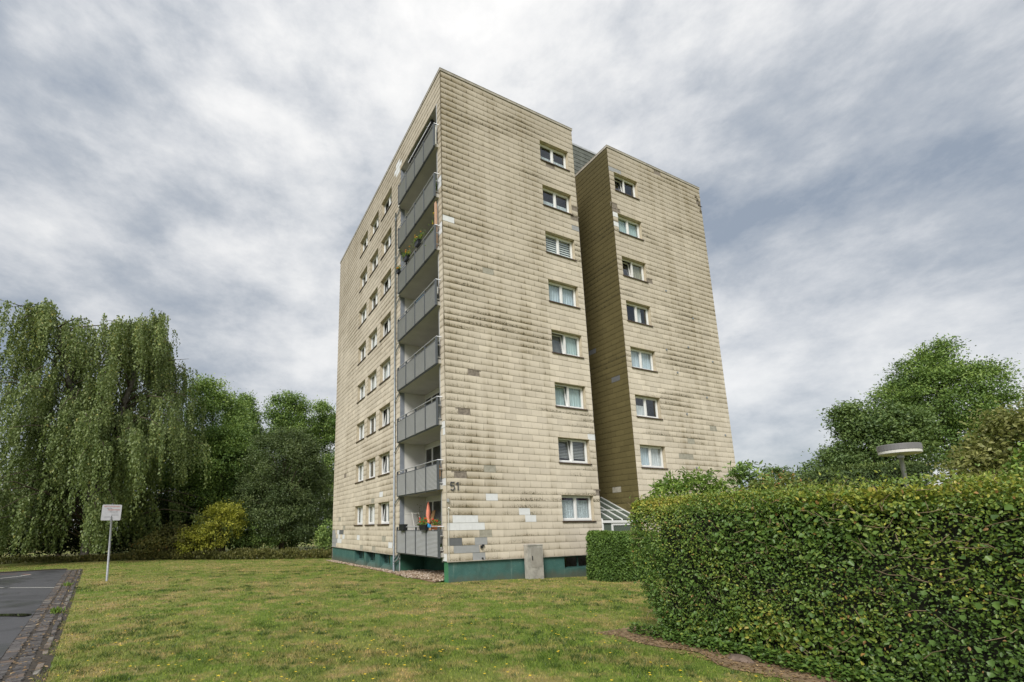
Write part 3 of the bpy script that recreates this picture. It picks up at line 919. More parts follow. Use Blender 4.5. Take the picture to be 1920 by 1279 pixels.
def window(f, u0, u1, z0, z1, kinds, tilt=None, mid=0.5, sillx=.05, flip=False, depth=.17):
    """two-light casement set back in the slate facade; kinds = what hangs behind each light"""
    fr_ = MB(); T = .055
    wo, wi = -depth, -depth - .075
    zb = z0 + .035
    fbox(fr_, f, u0 + .02, u1 - .02, wi, wo, zb, zb + T + .03); fbox(fr_, f, u0 + .02, u1 - .02, wi, wo, z1 - T - .02, z1 - .02)
    fbox(fr_, f, u0 + .02, u0 + .02 + T, wi, wo, zb + T + .03, z1 - T - .02); fbox(fr_, f, u1 - .02 - T, u1 - .02, wi, wo, zb + T + .03, z1 - T - .02)
    um = u0 + (u1 - u0) * mid
    fbox(fr_, f, um - .042, um + .042, wi, wo, zb + T + .03, z1 - T - .02)
    wn = fr_.build('window', MAT['upvc'], bld)
    rv = MB()
    for a_, b_ in (((u0, u1, z0, z0), 0), ((u0, u1, z1, z1), 0), ((u0, u0, z0, z1), 1), ((u1, u1, z0, z1), 1)):
        ua, ub, za, zb_ = a_
        if b_ == 0: rv.face([f(ua, .004, za), f(ub, .004, za), f(ub, wi, za), f(ua, wi, za)])
        else: rv.face([f(ua, .004, za), f(ua, wi, za), f(ua, wi, zb_), f(ua, .004, zb_)])
    # slim cover strips round the opening
    fbox(rv, f, u0 - .012, u1 + .012, .002, .034, z1 - .004, z1 + .022)
    rv.build('reveal', MAT['reveal'], wn)
    sb_ = MB(); fbox(sb_, f, u0 - sillx, u1 + sillx, wo, .055, z0 - .012, z0 + .016); fbox(sb_, f, u0 - sillx, u1 + sillx, .045, .062, z0 - .05, z0 - .012); sb_.build('sill', MAT['sill'], wn)
    for li, (a_, b_) in enumerate(((u0 + .02 + T, um - .042), (um + .042, u1 - .02 - T))):
        za, zb2 = zb + T + .03, z1 - T - .02
        st = .042
        tl = (tilt == li)
        hh = zb2 - za
        lean = .13 if tl else 0.0
        ft = (lambda u, w, z, L_=lean, A=za, Hh=hh: f(u, w - L_ * max(0, (z - A)) / Hh, z))
        ov = .02 if tl else -.001
        w_a, w_b = wi - (.055 if tl else .004), wo - .022 - (.05 if tl else 0)
        sh = MB()
        fbox(sh, ft, a_ - ov, b_ + ov, w_a, w_b, za - ov, za + st); fbox(sh, ft, a_ - ov, b_ + ov, w_a, w_b, zb2 - st, zb2 + ov)
        fbox(sh, ft, a_ - ov, a_ + st, w_a, w_b, za + st, zb2 - st); fbox(sh, ft, b_ - st, b_ + ov, w_a, w_b, za + st, zb2 - st)
        sh.build('sash', MAT['upvc'], wn)
        pn = MB(); wp = (w_a + w_b) / 2
        pn.face([ft(a_ + st - .006, wp, za + st - .006), ft(b_ - st + .006, wp, za + st - .006), ft(b_ - st + .006, wp, zb2 - st + .006), ft(a_ + st - .006, wp, zb2 - st + .006)])
        pn.build('pane', MAT['glass'], wn)
        k = kinds[li]; wc = wi - (.22 if tl else .085)
        if k in ('blue', 'teal', 'white', 'tan', 'grey'):
            curtain_sheet(f, a_ - .05, b_ + .05, z0, z1, wc, MAT['cur_' + k], wn, fold=.005 if k == 'grey' else .025)
        elif k == 'half_white':
            curtain_sheet(f, a_ - .05, a_ + (b_ - a_) * .55, z0, z1, wc, MAT['cur_white'], wn)
        elif k == 'lace_low':
            curtain_sheet(f, a_ - .03, b_ + .03, z0, z0 + (z1 - z0) * .47, wc + .01, MAT['lace'], wn, .012)
        elif k == 'lace_full':
            curtain_sheet(f, a_ - .03, b_ + .03, z0 + .16, z1 - .22, wc + .01, MAT['lace'], wn, .02)
            curtain_sheet(f, a_ - .03, b_ + .03, z1 - .26, z1, wc - .02, MAT['cur_violet'], wn, .01)
        elif k == 'blind': blinds(f, a_ - .03, b_ + .03, z0 + .05, z1, wc + .01, MAT['blind'], wn)
        elif k == 'blind_grey': blinds(f, a_ - .03, b_ + .03, z0 + (.28 if li else .3), z1, wc + .01, MAT['blind_grey'], wn, .075)
        elif k == 'lace_mid': curtain_sheet(f, a_ - .03, b_ + .03, z0, z0 + (z1 - z0) * .6, wc + .01, MAT['cur_white'], wn, .012)
    return wn


FK = [('lace_low', 'lace_low'), ('lace_low', 'lace_low'), ('blind', 'blind'), ('blue', 'blue'), ('grey', 'teal'), ('teal', 'teal'), ('blind_grey', 'blind_grey'), ('lace_full', 'lace_full')]
FT = [None, None, None, None, 0, 0, 0, None]
for o_, k, tl in zip(FW, FK, FT): window(front, *o_, k, tl)
RK = [('half_white', ''), ('teal', 'teal'), ('', 'tan'), ('', 'half_white'), ('blue', 'blue'), ('lace_mid', ''), ('blue', 'white'), ('white', 'white')]
RT = [0, None, 0, None, None, None, None, None]
for o_, k, tl in zip(RW, RK, RT): window(front, *o_, k, tl)
rk = random.Random(5)
for i, o_ in enumerate(LW):
    k = rk.choice((('white', 'white'), ('blue', 'white'), ('', 'tan'), ('grey', ''), ('white', ''), ('tan', 'grey')))
    window(left, *o_, k, (1 if (i % 3 == 0 and i // 3 in (0, 2, 3, 5, 6, 7)) else None))
# basement windows
for (u0, u1, z0, z1), f, dp, mt in [(BW[0], front, -.26, 'dark_metal')] + [((a_, b_, c_ + .26, d_), left, -.29, 'plinth') for a_, b_, c_, d_ in LB]:
    q = MB(); t_ = .05; um = (u0 + u1) / 2 + (.1 if f is left else 0)
    for (ua, ub, za, zb_) in ((u0, u1, z0, z0 + t_), (u0, u1, z1 - t_, z1), (u0, u0 + t_, z0 + t_, z1 - t_), (u1 - t_, u1, z0 + t_, z1 - t_), (um - .03, um + .03, z0 + t_, z1 - t_)):
        fbox(q, f, ua, ub, dp - .05, dp, za, zb_)
    wn = q.build('basement_window', MAT[mt] if f is left else MAT['plinth'], bld)
    for ua, ub in ((u0 + t_, um - .03), (um + .03, u1 - t_)):
        q = MB(); q.face([f(ua, dp - .03, z0 + t_), f(ub, dp - .03, z0 + t_), f(ub, dp - .03, z1 - t_), f(ua, dp - .03, z1 - t_)]); q.build('pane', MAT['glass'], wn)
    if f is left: curtain_sheet(f, u0 + .1, um - .2, z0, z1, dp - .14, MAT['cur_tan' if u0 > 9 and u0 < 11 else 'cur_white'], wn)

# ---- balconies
BX, BY0, BY1 = -.26, .27, 4.95
PY = [BY1 - (BY1 - BY0) * t_ for t_ in (0, .245, .495, .745, 1.0)]
for k in range(1, 9):
    dz = (8 - k) * H
    zb, zp, zr = 0.99 + dz, 2.07 + dz, 2.245 + dz
    q = MB(); q.box((-.17, LY0 + .003, zb + .03), (LX - .002, LY1 - .003, zb + .21)); q.box((-.172, BY0 + .02, zb + .031), (.0, LY0 + .001, zb + .209))
    bal = q.build('balcony', MAT['soffit'], bld)
    q = MB(); q.box((BX + .03, BY0, zb - .01), (-.175, BY1, zb + .05)); q.build('edge_channel', MAT['dark_metal'], bal)
    for y in PY:
        q = MB(); e = .03 if y > BY0 + .1 else .045
        q.box((BX - .030, y - e, zb), (BX + .05, y + e, zr - .02)); q.build('post', MAT['dark_metal'], bal)
    for i in range(4):
        y1, y0 = PY[i] - .032, PY[i + 1] + .032 + (.015 if i == 3 else 0)
        q = MB(); n = 20
        for j in range(n):         # corrugated sheet
            za, zc = zb + .03 + (zp - zb - .03) * j / n, zb + .03 + (zp - zb - .03) * (j + 1) / n
            zmid = za + (zc - za) * .5
            q.face([(BX + .004, y1, za), (BX + .004, y0, za), (BX - .013, y0, zmid), (BX - .013, y1, zmid)])
            q.face([(BX - .013, y1, zmid), (BX - .013, y0, zmid), (BX + .004, y0, zc), (BX + .004, y1, zc)])
        q.build('railing_panel', MAT['grey_metal'], bal)
        q = MB(); q.box((BX - .012, y0 - .002, zp), (BX + .022, y1 + .002, zp + .025)); q.build('panel_trim', MAT['dark_metal'], bal)
    q = MB(); q.tube([(-.02, BY1 + .02, zr), (BX, BY1 + .02, zr), (BX, BY1 - .1, zr), (BX, BY0 + .1, zr), (BX, BY0 - .02, zr), (-.02, BY0 - .02, zr)], .023, 8)
    q.build('handrail', MAT['galv'], bal, smooth=True)
    for z in (zb + .3, zp - .2):
        q = MB(); q.tube([(BX + .04, BY0, z), (-.02, BY0 + .05, z)], .03, 6); q.build('side_bracket', MAT['galv'], bal)
    if k > 1 or True:              # drain spout to the downpipe
        q = MB(); q.tube([(-.08, 5.12, zb + .03), (-.08, 5.2, zb - .02), (-.085, 5.78, zb - .32), (-.085, 5.86, zb - .42)], .032, 8); q.build('drain_spout', MAT['zinc'], bal, smooth=True)
    # door and window in the back wall of the loggia
    z0, z1 = zb + .22, zb + .03 + H - .22
    fl = lambda u, w, z: (LX - w, u, z)
    q = MB(); wF = .03; t_ = .07
    for (ua, ub, za, zb_) in ((4.30, 5.20, z1 - t_, z1), (5.13, 5.20, z0, z1 - t_), (4.30, 4.44, z0, z1 - t_), (4.44, 5.13, z0, z0 + .1)):
        fbox(q, fl, ua, ub, .001, wF, za, zb_)
    dr = q.build('balcony_door', MAT['upvc'], bld)
    q = MB(); q.face([fl(4.44, .01, z0 + .1), fl(5.13, .01, z0 + .1), fl(5.13, .01, z1 - t_), fl(4.44, .01, z1 - t_)]); q.build('pane', MAT['glass'], dr)
    q = MB()
    for (ua, ub, za, zb_) in ((1.2, 4.30, z1 - t_, z1), (1.2, 1.27, z0, z1 - t_), (1.27, 4.30, z0, z0 + t_), (2.7, 2.8, z0 + t_, z1 - t_)):
        fbox(q, fl, ua, ub, .001, wF, za, zb_)
    dw = q.build('loggia_window', MAT['upvc'], bld)
    q = MB(); q.face([fl(1.27, .01, z0 + t_), fl(4.30, .01, z0 + t_), fl(4.30, .01, z1 - t_), fl(1.27, .01, z1 - t_)]); q.build('pane', MAT['glass'], dw)
    curtain_sheet(fl, 3.0, 3.9, z0, z1, -.18, MAT['cur_grey' if k % 3 else 'cur_white'], dw, .03)

# downpipe
q = MB(); q.tube([(-.085, 5.87, gz1(-.1, 5.87) - .05), (-.085, 5.87, 20.35)], .048, 10)
for i in range(9): q.tube([(-.085, 5.87, .35 + i * 2.45), (-.085, 5.87, .41 + i * 2.45)], .058, 10)
dp_ = q.build('downpipe', MAT['zinc'], bld, smooth=True)
q = MB(); q.tube([(-.02, 5.15, .98), (-.08, 5.15, .82), (-.085, 5.3, .66), (-.085, 5.6, .56), (-.085, 5.85, .50)], .045, 10); q.build('elbow', MAT['zinc'], dp_, smooth=True)
q = MB(); q.tube([(.03, 5.34, -.2), (.03, 5.34, .75)], .03, 8); q.build('standpipe', MAT['galv'], bld)
# thin conductor on the edge beside the notch
q = MB(); q.tube([(W1 + .03, .06, .3), (W1 + .03, .06, 23.3)], .018, 6)
for i in range(10): q.box((W1, .03, 2 + i * 2.3), (W1 + .07, .10, 2.05 + i * 2.3))
q.build('lightning_conductor', MAT['dark_metal'], bld)
# conduit with lamp on the pier corner, tap and cable box low on the front
q = MB(); q.tube([(.05, -.035, ZB), (.05, -.035, 2.95)], .014, 6); q.tube([(.05, -.03, 2.95), (.05, -.09, 3.0)], .035, 8); q.build('conduit', MAT['lamp_cream'], bld)
q = MB(); q.box((-.01, -.09, 3.22), (.07, -.03, 3.36)); q.build('junction_box', MAT['galv'], bld)
q = MB(); q.box((1.52, -.08, 1.33), (1.62, -.03, 1.45)); q.box((1.60, -.07, 1.40), (1.70, -.03, 1.49)); q.tube([(1.60, -.03, .93), (1.60, -.09, .93)], .035, 10); q.build('socket_outlet', MAT['black'], bld)
# small round fixings on the right gable
q = MB()
for u, z in ((14.99, 15.95), (14.46, 12.13), (16.44, 12.6), (15.2, 10.84), (17.2, 14.6), (18.6, 12.0), (17.6, 9.6), (15.6, 8.4), (18.9, 7.4), (15.9, 5.3), (18.6, 5.0)):
    q.tube([(u, -.02, z), (u, -.05, z)], .06, 8)
q.build('wall_anchor', MAT['zinc'], bld)
# house number: flat metal digits
def stroke_digit(lines, wd, parent):
    q = MB()
    for ln in lines:
        P = [Vector(p) for p in ln]
        Lf, Rt = [], []
        for k, p in enumerate(P):
            d = (P[min(k + 1, len(P) - 1)] - P[max(0, k - 1)]).normalized(); n_ = Vector((-d.y, d.x)) * wd / 2
            Lf.append(p + n_); Rt.append(p - n_)
        for k in range(len(P) - 1):
            c = [Rt[k], Rt[k + 1], Lf[k + 1], Lf[k]]
            q.hexa([(p.x, -.036, p.y) for p in c] + [(p.x, -.052, p.y) for p in c])
    return q.build('house_number_digit', MAT['number'], parent)


zd = 3.715
arc = [(.255 + .095 * math.cos(a_), zd + .105 + .105 * math.sin(a_)) for a_ in np.linspace(R(140), R(-145), 14)]
stroke_digit([[(.355, zd + .325), (.185, zd + .325)], [(.185, zd + .335), (.172, zd + .165)], [(.172, zd + .168)] + arc], .042, bld)
stroke_digit([[(.52, zd - .005), (.52, zd + .34)], [(.535, zd + .335), (.42, zd + .245)]], .042, bld)

# glazed porch in the notch
zE, sl_ = 2.42, .485
rz = lambda y: zE + sl_ * y
q = MB(); q.box((W1 + .02, -.09, zE - .12), (W2 - .03, .03, zE)); porch = q.build('porch_roof', MAT['upvc'], bld)
for x in (W1 + .04, W1 + .72, W1 + 1.38, W1 + 2.04, W2 - .09):
    q = MB(); q.hexa([(x, 0, rz(0)), (x + .07, 0, rz(0)), (x + .07, 2.6, rz(2.6)), (x, 2.6, rz(2.6)), (x, 0, rz(0) + .07), (x + .07, 0, rz(0) + .07), (x + .07, 2.6, rz(2.6) + .07), (x, 2.6, rz(2.6) + .07)]); q.build('rafter', MAT['upvc'], porch)
for i in range(4):
    xa = (W1 + .11, W1 + .79, W1 + 1.45, W1 + 2.11)[i]; xb = (W1 + .72, W1 + 1.38, W1 + 2.04, W2 - .09)[i]
    q = MB(); q.face([(xa, 0, rz(0) + .04), (xb, 0, rz(0) + .04), (xb, 2.6, rz(2.6) + .04), (xa, 2.6, rz(2.6) + .04)]); q.build('pane', MAT['porch_glass'], porch)
    q = MB(); q.box((xa, 1.0, rz(1.0) + .01), (xb, 1.05, rz(1.0) + .075)); q.build('purlin', MAT['upvc'], porch)
q = MB(); q.box((W1 + .02, -.05, 0), (W1 + .09, .02, zE - .12)); q.box((W1 + .62, -.05, -.1), (W1 + .72, .02, zE - .12)); q.box((W1 + .72, -.05, zE - .24), (W2 - .5, .02, zE - .12)); q.box((W2 - .58, -.05, -.1), (W2 - .48, .02, zE - .24)); q.box((W1 + .72, -.05, .9), (W2 - .58, .02, 1.0))
pf = q.build('porch_front', MAT['upvc'], bld)
for xa, xb, za, zb_ in ((W1 + .09, W1 + .62, 0, zE - .12), (W1 + .72, W2 - .58, 1.0, zE - .24), (W1 + .72, W2 - .58, 0, .9), (W2 - .48, W2 - .02, 0, zE - .12)):
    q = MB(); q.face([(xa, -.02, za), (xb, -.02, za), (xb, -.02, zb_), (xa, -.02, zb_)]); q.build('pane', MAT['porch_glass'], pf)

# awning under the top soffit
aw = empty('awning', (0.05, 2.6, LZ - .25), 'dark retracted awning with white scalloped edge under the topmost balcony soffit', 'awning')
q = MB(); q.box((.05, -1.3, .02), (.22, 1.75, .2)); q.build('cassette', MAT['black'], aw)
q = MB()
for i in range(30):
    y0 = -1.3 + i * 3.05 / 30; y1 = y0 + 3.05 / 30
    q.face([(.02, y0, .05), (.02, y1, .05), (.02, y1, .0), (.02, (y0 + y1) / 2, -.05), (.02, y0, .0)])
q.build('valance', MAT['white_paint'], aw)
q = MB(); q.face([(.02, -1.3, .05), (.02, 1.75, .05), (.05, 1.75, .16), (.05, -1.3, .16)]); q.build('fabric', MAT['black'], aw)
q = MB(); q.tube([(.1, -.9, .02), (-.04, -1.0, -.02)], .02, 6); q.tube([(.1, 1.2, .02), (-.04, 1.3, -.02)], .02, 6); q.build('arm', MAT['galv'], aw)

# ------------------------------------------------------------------ vegetation helpers
def unit(a): return a / np.maximum(np.linalg.norm(a, axis=-1, keepdims=True), 1e-9)


def leaf_mesh(name, P, A, Nn, Ln, Wd, tint, mat, parent, fine=False, kind=None, midx=None):
    """one folded leaf per point: P base, A axis, Nn normal hint"""
    n = len(P)
    A = unit(A); Sd = unit(np.cross(A, Nn)); U = np.cross(Sd, A)
    Ln = np.broadcast_to(np.asarray(Ln, float), (n,))[:, None]; Wd = np.broadcast_to(np.asarray(Wd, float), (n,))[:, None]
    if fine:
        b_ = P; tp = P + A * Ln - U * Ln * .12
        l1 = P + A * Ln * .32 + Sd * Wd * .5 + U * Wd * .16; r1 = P + A * Ln * .32 - Sd * Wd * .5 + U * Wd * .16
        l2 = P + A * Ln * .72 + Sd * Wd * .34 + U * Wd * .05; r2 = P + A * Ln * .72 - Sd * Wd * .34 + U * Wd * .05
        Vv = np.stack([b_, l1, l2, tp, r2, r1], 1).reshape(-1, 3)
        i = np.arange(n)[:, None] * 6
        Ff = np.concatenate([i + np.array([[0, 1, 2, 3]]), i + np.array([[0, 3, 4, 5]])], 0)
        tn = np.concatenate([tint, tint])
        mi = None if midx is None else np.concatenate([midx, midx])
    else:
        Vv = np.stack([P, P + A * Ln * .45 + Sd * Wd * .5 + U * Wd * .12, P + A * Ln, P + A * Ln * .45 - Sd * Wd * .5 + U * Wd * .12], 1).reshape(-1, 3)
        i = np.arange(n)[:, None] * 4
        Ff = i + np.array([[0, 1, 2, 3]]); tn = tint; mi = midx
    return np_mesh(name, Vv, Ff, mat, tn, parent, midx=mi, kind=kind)


def rdir(n): return unit(rng.normal(size=(n, 3)))


def vnoise(P, sc, seed=0):
    """cheap smooth noise 0..1"""
    r_ = np.random.default_rng(seed)
    o_ = np.zeros(len(P))
    for k in range(5):
        w = r_.normal(size=3) * sc * (1 + .6 * k); o_ += np.sin(P @ w + r_.uniform(0, 6.28)) / (1 + .5 * k)
    return np.clip(.5 + o_ * .22, 0, 1)


LEAF = {}
LEAF['birch'] = leafmat('birch_leaf', [(0, (0.080, 0.122, 0.042)), (.45, (0.168, 0.225, 0.076)), (.85, (0.265, 0.320, 0.112)), (1, (0.40, 0.37, 0.10))], trans=.25)
LEAF['mid'] = leafmat('broad_leaf', [(0, (0.077, 0.139, 0.039)), (.5, (0.166, 0.271, 0.066)), (1, (0.319, 0.429, 0.099))], trans=.25)
LEAF['poplar'] = leafmat('poplar_leaf', [(0, (0.095, 0.168, 0.050)), (.5, (0.197, 0.306, 0.082)), (1, (0.383, 0.492, 0.131))], trans=.25)
LEAF['willow'] = leafmat('willow_leaf', [(0, (0.066, 0.101, 0.043)), (.5, (0.140, 0.179, 0.085)), (1, (0.253, 0.281, 0.151))], trans=.2)
LEAF['gold'] = leafmat('golden_leaf', [(0, (0.152, 0.182, 0.030)), (.5, (0.365, 0.379, 0.054)), (1, (0.600, 0.577, 0.091))], trans=.3)
LEAF['dark'] = leafmat('dark_leaf', [(0, (0.016, 0.029, 0.010)), (.6, (0.042, 0.065, 0.021)), (.95, (0.078, 0.104, 0.026)), (1, (0.286, 0.208, 0.026))], trans=.15)
LEAF['maple'] = leafmat('maple_leaf', [(0, (0.051, 0.093, 0.033)), (.5, (0.121, 0.191, 0.060)), (1, (0.231, 0.312, 0.093))], trans=.22)
LEAF['olive'] = leafmat('apple_leaf', [(0, (0.100, 0.120, 0.033)), (.5, (0.208, 0.225, 0.067)), (1, (0.367, 0.359, 0.125))], trans=.25)
LEAF['yew'] = leafmat('yew_needle', [(0, (0.042, 0.075, 0.025)), (.5, (0.094, 0.146, 0.046)), (1, (0.198, 0.260, 0.070))], trans=.1)
LEAF['elder'] = leafmat('elder_leaf', [(0, (0.078, 0.148, 0.028)), (.5, (0.166, 0.278, 0.052)), (1, (0.330, 0.452, 0.096))], trans=.35)
LEAF['rough'] = leafmat('rough_growth', [(0, (0.076, 0.084, 0.024)), (.5, (0.155, 0.155, 0.047)), (.85, (0.235, 0.218, 0.067)), (1, (0.370, 0.235, 0.084))], trans=.2)
LEAF['red'] = leafmat('rose_leaf', [(0, (0.092, 0.119, 0.026)), (.5, (0.211, 0.198, 0.059)), (.8, (0.370, 0.224, 0.079)), (1, (0.475, 0.132, 0.066))], trans=.3)
LEAF['hedge'] = leafmat('hedge_leaf', [(0, (0.034, 0.066, 0.018)), (.28, (0.074, 0.142, 0.030)), (.5, (0.122, 0.212, 0.040)), (.68, (0.195, 0.268, 0.046)), (.84, (0.340, 0.370, 0.058)), (.95, (0.50, 0.48, 0.085)), (1.0, (0.42, 0.24, 0.09))], rough=.42, trans=.25, spec=.42)
LEAF['box'] = leafmat('privet_leaf', [(0, (0.051, 0.098, 0.023)), (.5, (0.117, 0.205, 0.043)), (1, (0.225, 0.342, 0.070))], trans=.25)


def limbs(base, h, r0, targets, mat, parent, lean=(0, 0), n_trunk=7, smooth=True, top=.8):
    q = MB()
    bx, by, bz = base
    pts, rad = [], []
    for i in range(n_trunk + 1):
        t_ = i / n_trunk
        pts.append((bx + lean[0] * t_ * h + .012 * h * math.sin(5 * t_ + bx), by + lean[1] * t_ * h + .012 * h * math.cos(4 * t_ + by), bz - .3 + t_ * h * top))
        rad.append(r0 * (1.25 if i == 0 else 1) * (1 - .82 * t_))
    q.tube(pts, rad, 9)
    for T in targets:
        T = Vector(T)
        zt = max(.18 * h, min(h * top * .9, (T.z - bz) * random.uniform(.45, .75)))
        t_ = zt / (h * top); k = min(n_trunk - 1, int(t_ * n_trunk))
        s_ = Vector(pts[k]).lerp(Vector(pts[k + 1]), t_ * n_trunk - k)
        r_ = r0 * (1 - .82 * t_) * .5
        m_ = s_.lerp(T, .5) + Vector((0, 0, .10 * (T - s_).length))
        q.tube([s_, s_.lerp(m_, .55), m_, m_.lerp(T, .55), T], [r_, r_ * .8, r_ * .55, r_ * .35, r_ * .12], 6, caps=False)
    return q.build('trunk', mat, parent, smooth=smooth)


def tree(name, label, cat, base, h, lobes, nclump, per, rc, leaf, mat, r0=.2, bark='bark', group=None, up=.3, flat=.7, inner=.12, fine=False, seed=0, aspect=.55, top=.8):
    """lobes: (dx, dy, z, rx, ry, rz) ellipsoids of the crown; foliage in clumps near their surface"""
    x, y = base
    z0 = gz1(x, y)
    root = empty(name, (x, y, z0), label, cat, group)
    vol = np.array([l[3] * l[4] + l[4] * l[5] + l[3] * l[5] for l in lobes]); vol = vol / vol.sum()
    C_ = []
    for l, f_ in zip(lobes, vol):
        k = max(3, int(nclump * f_))
        d = rdir(k); d[:, 2] = np.where(d[:, 2] < -.55, -d[:, 2], d[:, 2])
        rr = rng.uniform(.62, 1.03, size=(k, 1)) ** .7
        C_.append(np.array(l[:3]) + d * rr * np.array(l[3:6]))
        # thin shoots that roughen the outline
        k2 = max(1, k // 6); d2 = rdir(k2); d2[:, 2] = np.abs(d2[:, 2])
        C_.append(np.array(l[:3]) + d2 * rng.uniform(.98, 1.10, size=(k2, 1)) * np.array(l[3:6]))
    C_ = np.concatenate(C_)
    C_ = C_[C_[:, 2] > .25]
    nc = len(C_)
    cc = np.array([np.average([l[0] for l in lobes], weights=vol), np.average([l[1] for l in lobes], weights=vol), np.average([l[2] for l in lobes], weights=vol)])
    sz = rng.uniform(.55, 1.25, nc) * rc
    cnt = np.maximum(6, (per * (sz / rc) ** 2).astype(int))
    idx = np.repeat(np.arange(nc), cnt)
    n = len(idx)
    off = rng.normal(size=(n, 3)) * .5; off[:, 2] *= flat
    P = C_[idx] + off * sz[idx][:, None]
    ctint = rng.normal(0, .16, nc)[idx]
    outw = unit(P - cc)
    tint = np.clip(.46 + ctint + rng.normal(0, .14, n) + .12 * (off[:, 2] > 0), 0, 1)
    if inner:
        k = int(n * inner); li = rng.choice(len(lobes), k, p=vol)
        La = np.array(lobes)[li]
        Pi = La[:, :3] + rdir(k) * rng.uniform(.1, .75, (k, 1)) * La[:, 3:6]
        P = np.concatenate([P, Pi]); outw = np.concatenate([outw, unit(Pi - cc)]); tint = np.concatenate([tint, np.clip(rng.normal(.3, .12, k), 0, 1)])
        n += k
    Nn = unit(outw * .6 + rdir(n) * .8 + np.array([0, 0, up]))
    A = unit(rdir(n) + outw * .5 - np.array([0, 0, .35]))
    ls = leaf * rng.uniform(.7, 1.3, n)
    P = P[:, :] * 1.0
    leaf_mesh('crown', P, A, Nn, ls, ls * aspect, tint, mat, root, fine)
    tg = C_[rng.choice(nc, min(nc, 16), replace=False)]
    limbs((0, 0, 0), h, r0, [tuple(c_) for c_ in tg], MAT[bark], root, top=top)
    return root


# ---- weeping birch
def birch(base, h, rad_):
    x, y = base
    root = empty('weeping_birch', (x, y, gz1(x, y)), 'tall weeping birch with long hanging green strands beyond the asphalt yard', 'tree')
    q = MB(); tops = []
    trunks = [[(0, 0, -.3), (.1, .1, h * .2), (-1.0, .1, h * .42), (-2.8, .2, h * .70), (-4.2, .1, h * .93)], [(.15, 0, h * .18), (.9, -.1, h * .4), (1.5, .1, h * .62), (2.4, .2, h * .84), (3.0, .1, h * .92)]]
    for tp in trunks:
        q.tube(tp, [.34, .28, .2, .12, .05], 10)
    q.build('trunk', MAT['birch_bark'], root, smooth=True)
    q = MB()
    st = []
    for i in range(205):
        tp = trunks[i % 2]
        t_ = random.uniform(.08, .98) ** .95
        k = min(3, int(t_ * 4)); s_ = Vector(tp[k]).lerp(Vector(tp[k + 1]), t_ * 4 - k)
        a_ = random.uniform(0, 2 * math.pi)
        if i < 26:
            t_ = random.uniform(.15, .30); k = min(3, int(t_ * 4)); s_ = Vector(tp[k]).lerp(Vector(tp[k + 1]), t_ * 4 - k); a_ = R(-90 + random.uniform(-95, 95))
        zf = s_.z / h
        reach = rad_ * (1.05 - .70 * zf ** 1.8) * random.uniform(.3, 1.0)
        rise = random.uniform(.06, .18) * h * (1.05 - .75 * zf) if s_.z < h * .85 else .03 * h
        e = s_ + Vector((math.cos(a_) * reach, math.sin(a_) * reach, rise * .4))
        pk = s_ + Vector((math.cos(a_) * reach * .55, math.sin(a_) * reach * .55, rise))
        pts = [s_, s_.lerp(pk, .5) + Vector((0, 0, rise * .18)), pk, pk.lerp(e, .5) + Vector((0, 0, rise * .10)), e]
        cap = h * float(np.interp(e.x, [-9, -6.5, -4.5, -2.9, -1.8, -.4, 1.2, 3.2, 5.2, 7.2, 9.5], [.72, .90, 1.0, .97, .89, .93, .98, .96, .88, .74, .55])) * random.uniform(.9, 1.0)
        mz = max(p.z for p in pts)
        if mz > cap:
            if s_.z > cap: continue
            pts = [p if k_ == 0 else Vector((p.x, p.y, s_.z + (p.z - s_.z) * max(0., (cap - s_.z)) / (mz - s_.z))) for k_, p in enumerate(pts)]
        q.tube(pts, [.07, .055, .04, .025, .01], 5, caps=False)
        for j in range(8 if s_.z < h * .6 else 7):
            u_ = random.uniform(.22, 1.0); k2 = min(3, int(u_ * 4)); p = pts[k2].lerp(pts[k2 + 1], u_ * 4 - k2)
            p = p + Vector((random.gauss(0, .3), random.gauss(0, .3), random.gauss(0, .1)))
            bl = random.uniform(.55, 1.25)
            for jj in range(5):
                st.append((p + Vector((random.gauss(0, .16), random.gauss(0, .16), random.gauss(0, .12))), a_, i * 8 + j, bl))
    q.build('limb_tangle', MAT['bark'], root, smooth=True, kind='stuff')
    PP, TT, tw = [], [], MB()
    for p, a_, br, bl in st:
        ln = random.uniform(1.8, 4.2) * bl
        ln = min(ln, p.z - .9)
        if ln < .5: continue
        n = int(ln * 9)
        u_ = np.linspace(0, 1, n)
        ox, oy = math.cos(a_) * .35, math.sin(a_) * .35
        sway = random.gauss(0, .14)
        xs = p.x + ox * np.sqrt(u_) + sway * u_ + rng.normal(0, .05, n); ys = p.y + oy * np.sqrt(u_) + rng.normal(0, .05, n); zs = p.z - ln * u_ ** 1.15
        PP.append(np.stack([xs, ys, zs], 1))
        bt = ((br * 7919) % 101) / 101
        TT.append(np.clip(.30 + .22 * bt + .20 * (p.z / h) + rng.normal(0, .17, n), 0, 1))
    P = np.concatenate(PP); T = np.concatenate(TT); n = len(P)
    A = unit(rdir(n) * .7 + np.array([0, 0, -1.0])); Nn = rdir(n)
    ls = rng.uniform(.14, .25, n)
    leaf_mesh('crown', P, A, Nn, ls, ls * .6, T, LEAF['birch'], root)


birch((-16.9, 28.4), 21.6, 9.6)


LEAF['mid2'] = leafmat('sallow_leaf', [(0, (0.050, 0.080, 0.030)), (.5, (0.105, 0.150, 0.055)), (1, (0.18, 0.225, 0.085))], trans=.2)
